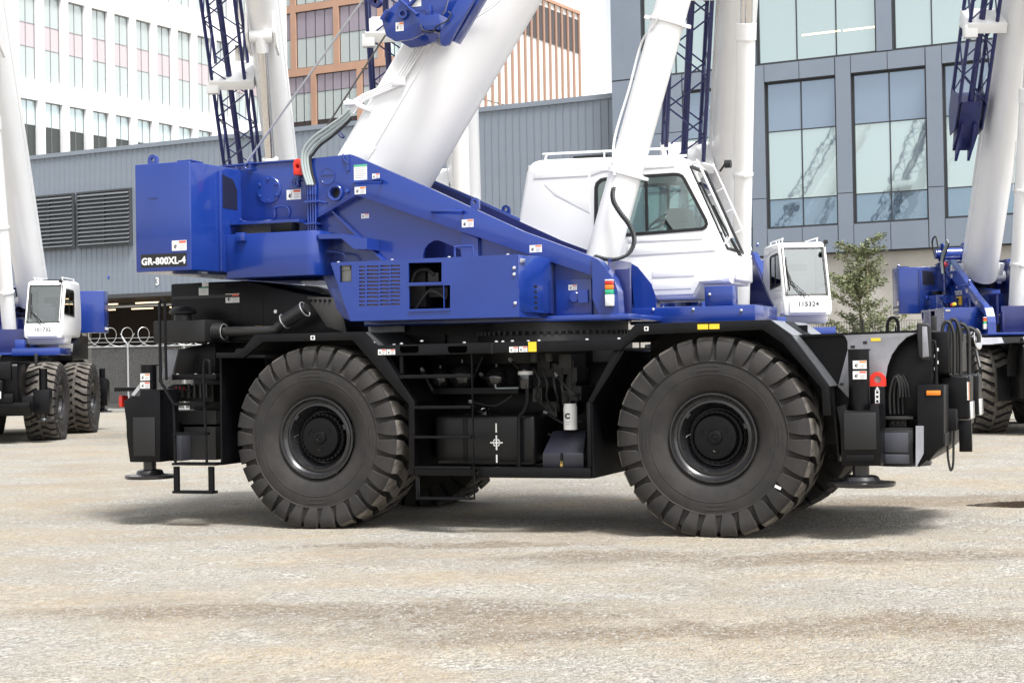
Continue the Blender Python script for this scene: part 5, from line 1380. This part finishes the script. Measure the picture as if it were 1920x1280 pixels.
stw = MB(); stw.lathe((cx0 - .12, 2.62, czz - .06), (-.5, 0, .85), [(-.012, .19), (0, .202), (.012, .19), (0, .178), (-.012, .19)], 28); stw.tube([(cx0 - .12, 2.62, czz - .06), (cx0 + .02, 2.62, czz - .25)], .025, 8)
for k in range(3):
    t = 2 * math.pi * k / 3; stw.tube([(cx0 - .12, 2.62, czz - .06), (cx0 - .12 + .16 * math.cos(t), 2.62 + .18 * math.sin(t), czz - .06 + .10 * math.cos(t))], .010, 5)
stw.build('steering_wheel', INTER, cabo)
ln_ = MB(); ln_.box(cp_[1][0] + .02, K(1117, 400, Y0)[0] - .02, Y0 + .03, Y1 - .03, fz, cp_[4][1] - .05); ln_.build('rear_lining', INTERL, cabo, smooth=0)
cl2 = MB(); cl2.box(K(1117, 400, Y0)[0], K(1265, 300, Y0)[0], Y0 + .07, Y1 - .07, cp_[6][1] - .12, cp_[6][1] - .06); cl2.build('headliner', INTERL, cabo, smooth=0)

# ================= boom gear, set for each machine
BN = 1.24                                                        # near side of the boom
def rel(p): return Vector((p[0] - PX, p[2] - PZ))
bt0, bt1 = rel(K(629, 290.5, BN)), rel(K(754, 75, BN)); ev = (bt1 - bt0).normalized(); A0 = math.atan2(ev.y, ev.x)
nv = Vector((-ev.y, ev.x)); HT = bt0.dot(nv)
bb0 = rel(K(804, 347, 1.5)); bb1 = rel(K(1000.6, 0, 1.5)); HB = (bb0.dot(nv) + bb1.dot(nv)) / 2
cyl0 = K(1127, 492, 1.60); cyl1 = K(1262, 0, 1.60)
c0v, cdv = rel(cyl0), (rel(cyl1) - rel(cyl0)).normalized()
tt_ = (HB - c0v.dot(nv)) / cdv.dot(nv); SATT = (c0v + cdv * tt_).dot(ev)
def boom_gear(root, ang, is_main=False, jib=None, frac=None):
    e = Vector((math.cos(ang), math.sin(ang))); m_ = Vector((-e.y, e.x))
    def B(s, y, h): return (PX + e.x * s + m_.x * h, y, PZ + e.y * s + m_.y * h)
    L = 11.2; H = HT - HB; yc = 1.60; hw = yc - BN
    sec = [(-hw + .05, HT), (hw - .05, HT), (hw, HT - .05), (hw, HT - H * .36)] + [(hw * math.cos(R_(t)), HT - H * .36 - H * .64 * math.sin(R_(t)) ** .9) for t in range(8, 180, 8)] + [(-hw, HT - H * .36), (-hw, HT - .05)]
    k = len(sec); bm_ = MB()
    for s in (.10, L): bm_.v += [B(s, yc + y, h) for y, h in sec]
    bm_.f += [(i, (i + 1) % k, k + (i + 1) % k, k + i) for i in range(k)] + [tuple(range(k)), tuple(range(2 * k - 1, k - 1, -1))]; bm_.m += [0] * (k + 2)
    bm_.cyl(B(0, .99, 0), B(0, 2.18, 0), .13, 20)
    for y in (1.05, 2.0): bm_.prism([(B(s, y, h)[0], B(s, y, h)[2]) for s, h in ((-.14, -.1), (-.14, .1), (.30, .12), (.40, -.12))], y + .0, y + .1)
    bo = bm_.build('boom', WHITE, root, smooth=28)
    wr = MB()                                                    # weld seam and edge bead
    for y in (BN - .004, 2 * yc - BN + .004): wr.bar(B(.12, y, HT - H * .36), B(L, y, HT - H * .36), .014, .012)
    wr.build('weld_seam', WHITE, bo, smooth=0)
    pf_ = MB()
    for (y, h) in ((BN - .02, HT - .10), (BN - .02, HT - .14)): pf_.tube([B(2.2, y, h), B(L, y, h)], .011, 6)
    for s in (2.4, 3.6, 4.8, 6.0, 7.2, 8.4, 9.6): pf_.bar(B(s, BN - .02, HT - .07), B(s, BN - .02, HT - .17), .03, .05)
    pf_.build('boom_pipes', WHITE, bo)
    for q in (0, 1):                                             # next section, just clear of the base section's mouth
        s0, s1, f = ((L, L + .5, .86), (L + .5, L + 1.0, .72))[q]; b2 = MB()
        for s in (s0, s1): b2.v += [B(s, yc + y * f, (h - (HT + HB) / 2) * f + (HT + HB) / 2) for y, h in sec]
        b2.f += [(i, (i + 1) % k, k + (i + 1) % k, k + i) for i in range(k)] + [tuple(range(k)), tuple(range(2 * k - 1, k - 1, -1))]; b2.m += [0] * (k + 2)
        b2.build('boom_section', WHITE, bo, smooth=28)
    # lift cylinder
    base = Vector(cyl0); at_ = Vector(B(SATT, 1.60, HB - .02)); d = (at_ - base); dist = d.length; d.normalize()
    bl = dist * frac if frac else 4.55
    lc = MB(); lc.tube([base - d * .10, base + d * min(bl, dist - .3)], .172, 30)
    lco = lc.build('lift_cylinder', WHITE, root, smooth=40)
    MB().tube([base + d * (bl - .02), base + d * (bl + .28)], .19, 30).build('gland', WHITE, lco, smooth=40)
    if dist > bl + .3: MB().tube([base + d * (bl + .27), at_ - d * .1], .115, 24).build('chrome_rod', CHROME, lco, smooth=40)
    eye = MB(); eye.cyl(at_ + Vector((0, -.26, 0)), at_ + Vector((0, .26, 0)), .14, 18); eye.tube([at_ - d * .35, at_], .15, 18)
    eye.build('cylinder_eye', WHITE, lco, smooth=40)
    sd = MB()
    for y in (-.34, .28): sd.prism([(B(s, 0, h)[0], B(s, 0, h)[2]) for s, h in ((SATT - .55, HB + .12), (SATT + .55, HB + .12), (SATT + .16, HB - .15), (SATT - .16, HB - .15))], 1.60 + y, 1.60 + y + .06)
    sd.build('cylinder_bracket', WHITE, bo, smooth=0)
    # clamp bands and grease pipe on the barrel
    up = Vector((0, 1, 0)); sid = d.cross(up).normalized()
    for t, w_ in ((.95, .022), (2.55, .016)):
        if t > bl - .2: continue
        c = base + d * t; cb_ = MB().lathe(c - d * .018, d, [(0, .17), (0, .19), (.045, .19), (.045, .17)], 28)
        for sg in (-1, 1): cb_.bar(c + sid * .18 * sg, c + sid * .25 * sg, .035, .05)
        cb_.build('barrel_clamp', WHITE, lco, smooth=40)
    gp_ = MB(); s_ = -sid if sid.x > 0 else sid
    gp_.tube(smooth_path([base + d * .9 + s_ * .05 - up * .18, base + d * 1.25 + s_ * .20 - up * .05, base + d * 1.8 + s_ * .21, base + d * 2.3 + s_ * .21, base + d * 2.55 + s_ * .05 - up * .19, base + d * 3.6 + s_ * .05 - up * .19], 5), .013, 7)
    gp_.build('grease_pipe', WHITE, lco)
    if is_main:
        hz_ = [(1149, 352), (1147, 366), (1150, 381), (1163, 402), (1177, 420), (1186, 440), (1187, 457), (1178, 475), (1160, 485), (1138, 487), (1113, 481)]
        for k_ in range(2):
            pth = smooth_path(kpath([(u + k_ * 3, v - k_ * 1.5) for u, v in hz_], 1.36 - .03 * k_), 9); P_ = [Vector(p) for p in pth]
            n_ = len(P_); MB().tube(pth, .016, 8, True, [.016 + (.003 if i % 2 else -.002) for i in range(n_)]).build('cylinder_hose', mat('spiral_hose', (.05, .055, .055), .5) if 'spiral_hose' not in MATS else MATS['spiral_hose'], lco)
    # jib lying along the boom's near side
    if jib:
        s0, s1, yj0, yj1, hj0, hj1, solid = jib
        jb = MB(); r = .042
        for y in (yj0, yj1):
            for h in (hj0, hj1): jb.tube([B(s0 + solid, y, h), B(s1, y, h)], r, 8)
        s = s0 + solid; i = 0; st_ = .62
        while s < s1 - st_:
            for y in (yj0, yj1):
                a, b = (hj0, hj1) if i % 2 else (hj1, hj0); jb.tube([B(s, y, a), B(s + st_, y, b)], .017, 6, False)
            for h in (hj0, hj1):
                a, b = (yj0, yj1) if i % 2 else (yj1, yj0); jb.tube([B(s, a, h), B(s + st_, b, h)], .017, 6, False)
            s += st_; i += 1
        jb.tube([B(s0 + solid, (yj0 + yj1) / 2, hj0 + .15), B(s1, (yj0 + yj1) / 2, hj0 + .15)], .07, 10)
        jo = jb.build('jib', NAVY, root, smooth=40)
        if solid:
            pj = MB()
            for y in (yj0 - .03, yj1): pj.prism([(B(s, y, h)[0], B(s, y, h)[2]) for s, h in ((s0, hj0 + .30), (s0 + .25, hj0 + .02), (s0 + solid + .1, hj0 - .05), (s0 + solid + .1, hj1 + .05), (s0 + .45, hj1 + .02), (s0 + .1, hj1 - .2))], y, y + .03)
            pj.prism([(B(s, 0, h)[0], B(s, 0, h)[2]) for s, h in ((s0 - .35, hj0 + .25), (s0 + .1, hj0 + .06), (s0 + solid, hj0 + .02), (s0 + solid, hj1 - .02), (s0 + .5, hj1 - .08), (s0 - .1, hj1 - .3))], yj0 + .06, yj1 - .06)
            pj.tube([B(s0 + .25, yj0, (hj0 + hj1) / 2), B(s0 + .25, yj1, (hj0 + hj1) / 2)], .09, 14); pj.tube([B(s0 + .7, yj0, hj1 - .1), B(s0 + .7, yj1, hj1 - .1)], .05, 10)
            pj.prism([(B(s, 0, h)[0], B(s, 0, h)[2]) for s, h in ((s0 - .55, hj0 + .12), (s0 - .1, hj0 - .04), (s0 + .4, hj0 - .03), (s0 + .4, hj0 + .30), (s0, hj0 + .32))], yj0 + .1, yj0 + .16)
            pj.prism([(B(s, 0, h)[0], B(s, 0, h)[2]) for s, h in ((s0 - .55, hj0 + .12), (s0 - .1, hj0 - .04), (s0 + .4, hj0 - .03), (s0 + .4, hj0 + .30), (s0, hj0 + .32))], yj1 - .2, yj1 - .14)
            pj.build('jib_foot', NAVY, jo, smooth=35)
        for s in (2.6, 6.2):                                     # white cradle brackets tying jib to boom
            if s < s0 + .2: continue
            bk = MB(); bk.prism([(B(t, 0, h)[0], B(t, 0, h)[2]) for t, h in ((s - .10, hj0 - .10), (s + .12, hj0 - .10), (s + .20, hj1 + .05), (s - .18, hj1 + .05))], yj0 - .05, BN + .02)
            bk.box(B(s, 0, hj0)[0] - .12, B(s, 0, hj0)[0] + .10, yj0 - .12, yj0 + .15, B(s, 0, hj0)[2] - .22, B(s, 0, hj0)[2] + .05)
            bk.build('jib_cradle', WHITE, jo, bevel=.01)
    return bo, lco, B
static = list(main.children)

# ---- the main machine's boom
bo, lco, BB = boom_gear(main, A0, True)
# blue jib head plate hung on the boom's near side, upper picture
Yj = .78
jh = MB().prism(KP([(716, 40), (724, 22), (738, 10), (770, -22), (850, -40), (832, 22), (812, 46), (795, 62), (768, 74), (741, 78), (724, 68)], Yj), Yj, Yj + .05,
               [arc(K(757, 27, Yj)[0], K(757, 27, Yj)[2], .03, 0, 330, 11)])
jh.prism(KP([(716, 40), (724, 22), (738, 10), (770, -22), (850, -40), (832, 22), (812, 46), (795, 62), (768, 74), (741, 78), (724, 68)], Yj), Yj + .36, Yj + .40)
jho = jh.build('jib_head', BLUE, main, bevel=.006)
x_ = K(757, 27, Yj); MB().lathe((x_[0], Yj, x_[2]), (0, -1, 0), [(-.02, .031), (.03, .031), (.03, .050), (0, .054)], 20).build('pin_boss', BLUE, jho)
b_ = MB(); kbox(b_, 790, 32, 828, 58, Yj - .02, Yj - .08, Yj + .3); kbox(b_, 800, 12, 812, 30, Yj, Yj - .05, Yj); b_.build('latch_block', BLUE, jho, bevel=.008)
b_ = MB(); b_.prism(KP([(826, 84), (832, 87), (840, 84), (893, -8), (868, -20), (824, 62)], .70), .70, .76); b_.prism(KP([(838, 74), (846, 76), (905, -22), (893, -26)], .70), .78, .95)
b_.build('jib_arm', BLUE, jho, bevel=.008)
b_ = MB(); b_.tube(kpath([(716, 38), (728, 20)], Yj - .05), .03, 10); b_.tube(kpath([(768, 10), (800, -25)], Yj - .02), .022, 8); b_.tube(kpath([(750, 0), (782, 28)], Yj - .03), .018, 8)
b_.build('jib_tube', BLUE, jho)
b_ = MB(); c = K(816, 72, .74); b_.cyl((c[0], .68, c[2]), (c[0], .9, c[2]), .05, 14); b_.bar(K(790, 55, .74), K(820, 75, .74), .05, .06); b_.build('latch_pin', NAVY, jho, smooth=35)
b_ = MB(); c = K(704, 3, .8); b_.lathe((c[0], .8, c[2]), (0, 1, 0), [(0, .02), (0, .06), (.03, .04), (.06, .06), (.06, .02)], 20); c = K(694, -3, .8); b_.lathe((c[0], .8, c[2]), (0, 1, 0), [(0, .02), (0, .05), (.03, .035), (.06, .05), (.06, .02)], 20)
b_.build('rope_sheave', NAVY, jho)
MB().tube(smooth_path(kpath([(788, 48), (795, 58), (812, 60), (818, 50), (838, 40), (845, 28), (840, 22)], .68), 5), .007, 6).build('cable', HOSE, jho)
stick(jho, 742, 43, 757, 58, Yj, 'orange', name='warning_sticker')
plate(jho, 768, -6, 790, 12, Yj, STW, 'instruction_plate')
# hydraulic tubes dressed on the boom
for k in range(4):
    MB().tube(kpath([(653 + k * 3.2, 203 + k * 3.4), (664 + k * 3, 188 + k * 3), (680 + k * 2, 178 + k * 3), (739 + k * 4, 153 + k * 2), (787 + k * 4, 74 + k * 2), (800 + k * 4, 53 + k * 2)], BN - .03), .011, 7).build('boom_tube', WHITE, bo)
b_ = MB(); p0, p1 = K(650, 189, BN - .04), K(697, 207, BN); b_.bar(p0, (p1[0], BN, p1[2]), .05, .05); kbox(b_, 646, 190, 668, 197, BN - .05, BN - .08, BN - .02); b_.build('tube_bracket', WHITE, bo, bevel=.006)
for (u, v) in ((741, 152), (788, 77)): b_ = MB(); kbox(b_, u - 4, v - 4, u + 18, v + 8, BN - .03, BN - .05, BN); b_.build('tube_clamp', WHITE, bo, bevel=.004)
for dv_ in (0, 5): MB().tube(kpath([(862, 46 + dv_), (884, 34 + dv_), (925, 8 + dv_), (945, -12 + dv_)], BN - .015), .009, 6).build('boom_tube', WHITE, bo)
MB().prism(KP([(686, 265), (706, 277), (690, 300), (670, 300)], BN), BN - .012, BN + .002).build('boom_pad', WHITE, bo, bevel=.004)
b_ = MB(); b_.tube(smooth_path(kpath([(632, 248), (641, 258), (645, 256), (636, 246), (632, 248)], BN + .1), 4), .010, 6); b_.build('blue_ring', NAVY, bo)
MB().tube(kpath([(463, 304), (698, -24)], 1.45), .012, 6).build('hoist_rope', ROPE, main)
MB().tube(kpath([(575, 296), (723, 66)], 1.40), .010, 6).build('hoist_rope', ROPED, main)

# ---- the other cranes, parked in a row facing this way
lower_names = {c.name.split('.')[0] for c in lower}
def slew_upper(r, a):
    """turn the upper works on the slew ring"""
    M = Matrix.Translation((ct[0], ct[1], 0)) @ Matrix.Rotation(a, 4, 'Z') @ Matrix.Translation((-ct[0], -ct[1], 0))
    for c in r.children:
        if c.name.split('.')[0] not in lower_names or c.name.startswith('grab_handle'): c.matrix_basis = M @ c.matrix_basis
def other(x, y, label, ang, jib, text=None, dy=0, leave=(), frac=.6, slew=0):
    r = crane_root(x, y, -math.pi / 2 + dy, label)
    for ch in static:
        if ch not in leave: copy_tree(ch, r)
    boom_gear(r, ang, False, jib, frac)
    if text: lettering(text, .115, mat('number_grey', (.05, .053, .06), .5) if 'number_grey' not in MATS else MATS['number_grey'], r, (nx0 + .049, (Y0 + Y1) / 2, (zn0 + zn1) / 2 + .02), (math.pi / 2, 0, math.pi / 2), .003, 1.1, 'fleet_number')
    if slew: slew_upper(r, slew)
    return r
JB = lambda s0, solid: (s0, 11.0, .30, 1.05, HB + .25, HB + .95, solid)
other(-13.95, 39.6, 'crane with the white cab at the left edge, its two wheels showing', R_(57), None, '101732', .075, frac=.7)
other(-7.08, 38.6, 'crane behind the counterweight, only its upright boom and blue lattice showing', R_(52), JB(1.0, 0), frac=.55)
other(-2.62, 35.4, 'crane mostly hidden behind the nearest crane\'s leaning white boom', R_(60), (.6, 11.0, -.35, .45, HB + .25, HB + .95, 0))
other(2.83, 31.4, 'crane with the white cab numbered 115324 right behind the nearest one', R_(57), JB(.8, 0), '115324', frac=.72)
rE = other(9.42, 35.4, 'crane at the right edge with company sign on its blue flank', R_(59), (3.6, 11.0, .48, 1.06, HB + .25, HB + .85, .9), frac=.62, leave=[front_o] + [c for c in static if c.name.split('.')[0] in ('gusset_plate', 'tie_down_lug', 'lug_plate', 'bumper_corner', 'splash_flap', 'valve_shelf', 'fender_front', 'fender_cheek', 'mirror', 'headlamp_box', 'lift_hose', 'work_lamp', 'front_apron', 'step_bracket') or (c.name.startswith('cover_box') and c is cbo) or c.name.startswith('hydraulic_hose')])
# company sign on the right-hand machine
q_ = K(712, 440, Ym); sgx, sgz = q_[0], q_[2]
SGY = mat('sign_yellow', (.80, .48, .03), .4)
sg = MB().box(sgx - .26, sgx + .26, Ym - .012, Ym - .001, sgz - .22, sgz - .02).build('company_sign', SGY, rE, smooth=0)
lettering('COASTLINE', .145, STW, sg, (sgx, Ym - .006, sgz + .06), (math.pi / 2, 0, 0), .005, .8, 'sign_lettering')
MB().box(sgx - .14, sgx + .08, Ym - .015, Ym - .0125, sgz - .10, sgz - .07).build('sign_print', STK, sg, smooth=0)
MB().box(sgx - .18, sgx + .16, Ym - .006, Ym - .001, sgz - .30, sgz - .27).build('sign_print', STW, sg, smooth=0)

# auxiliary winch on the right-hand machine's tail
wx, wz = K(520, 300, 1.2)[0], K(520, 300, 1.2)[2] + .16
aw_ = MB()
for y in (.95, 1.45): aw_.lathe((wx, y, wz), (0, 1, 0), [(0, .02), (0, .26), (.012, .27), (.03, .26), (.03, .02)], 28)
aw_.cyl((wx, .97, wz), (wx, 1.46, wz), .15, 24); aw_.cyl((wx, .80, wz), (wx, .95, wz), .12, 20)
for k in range(5): a = 2 * math.pi * k / 5; aw_.bar((wx + .04 * math.cos(a), .935, wz + .04 * math.sin(a)), (wx + .25 * math.cos(a), .935, wz + .25 * math.sin(a)), .04, .03)
aw_.box(wx - .3, wx + .3, .92, 1.5, wz - .34, wz - .24)
awo = aw_.build('auxiliary_winch', BLUE, rE, smooth=40)
MB().tube(smooth_path([(wx - .2, .85, wz - .1), (wx - .25, .8, wz + .3), (wx, .82, wz + .42), (wx + .12, .85, wz + .1)], 5), .02, 7).build('winch_hose', HOSE, awo)
for k, (m_, t) in enumerate(((REDL, 0), (YEL, .14))):
    p_ = K(960, 474, .3); MB().lathe((p_[0] + t, .35, p_[2] + .02), (0, -.5, .8), [(0, .0005), (0, .05), (.04, .05), (.055, .035), (.06, .0005)], 18).build('stop_button', m_, rE)
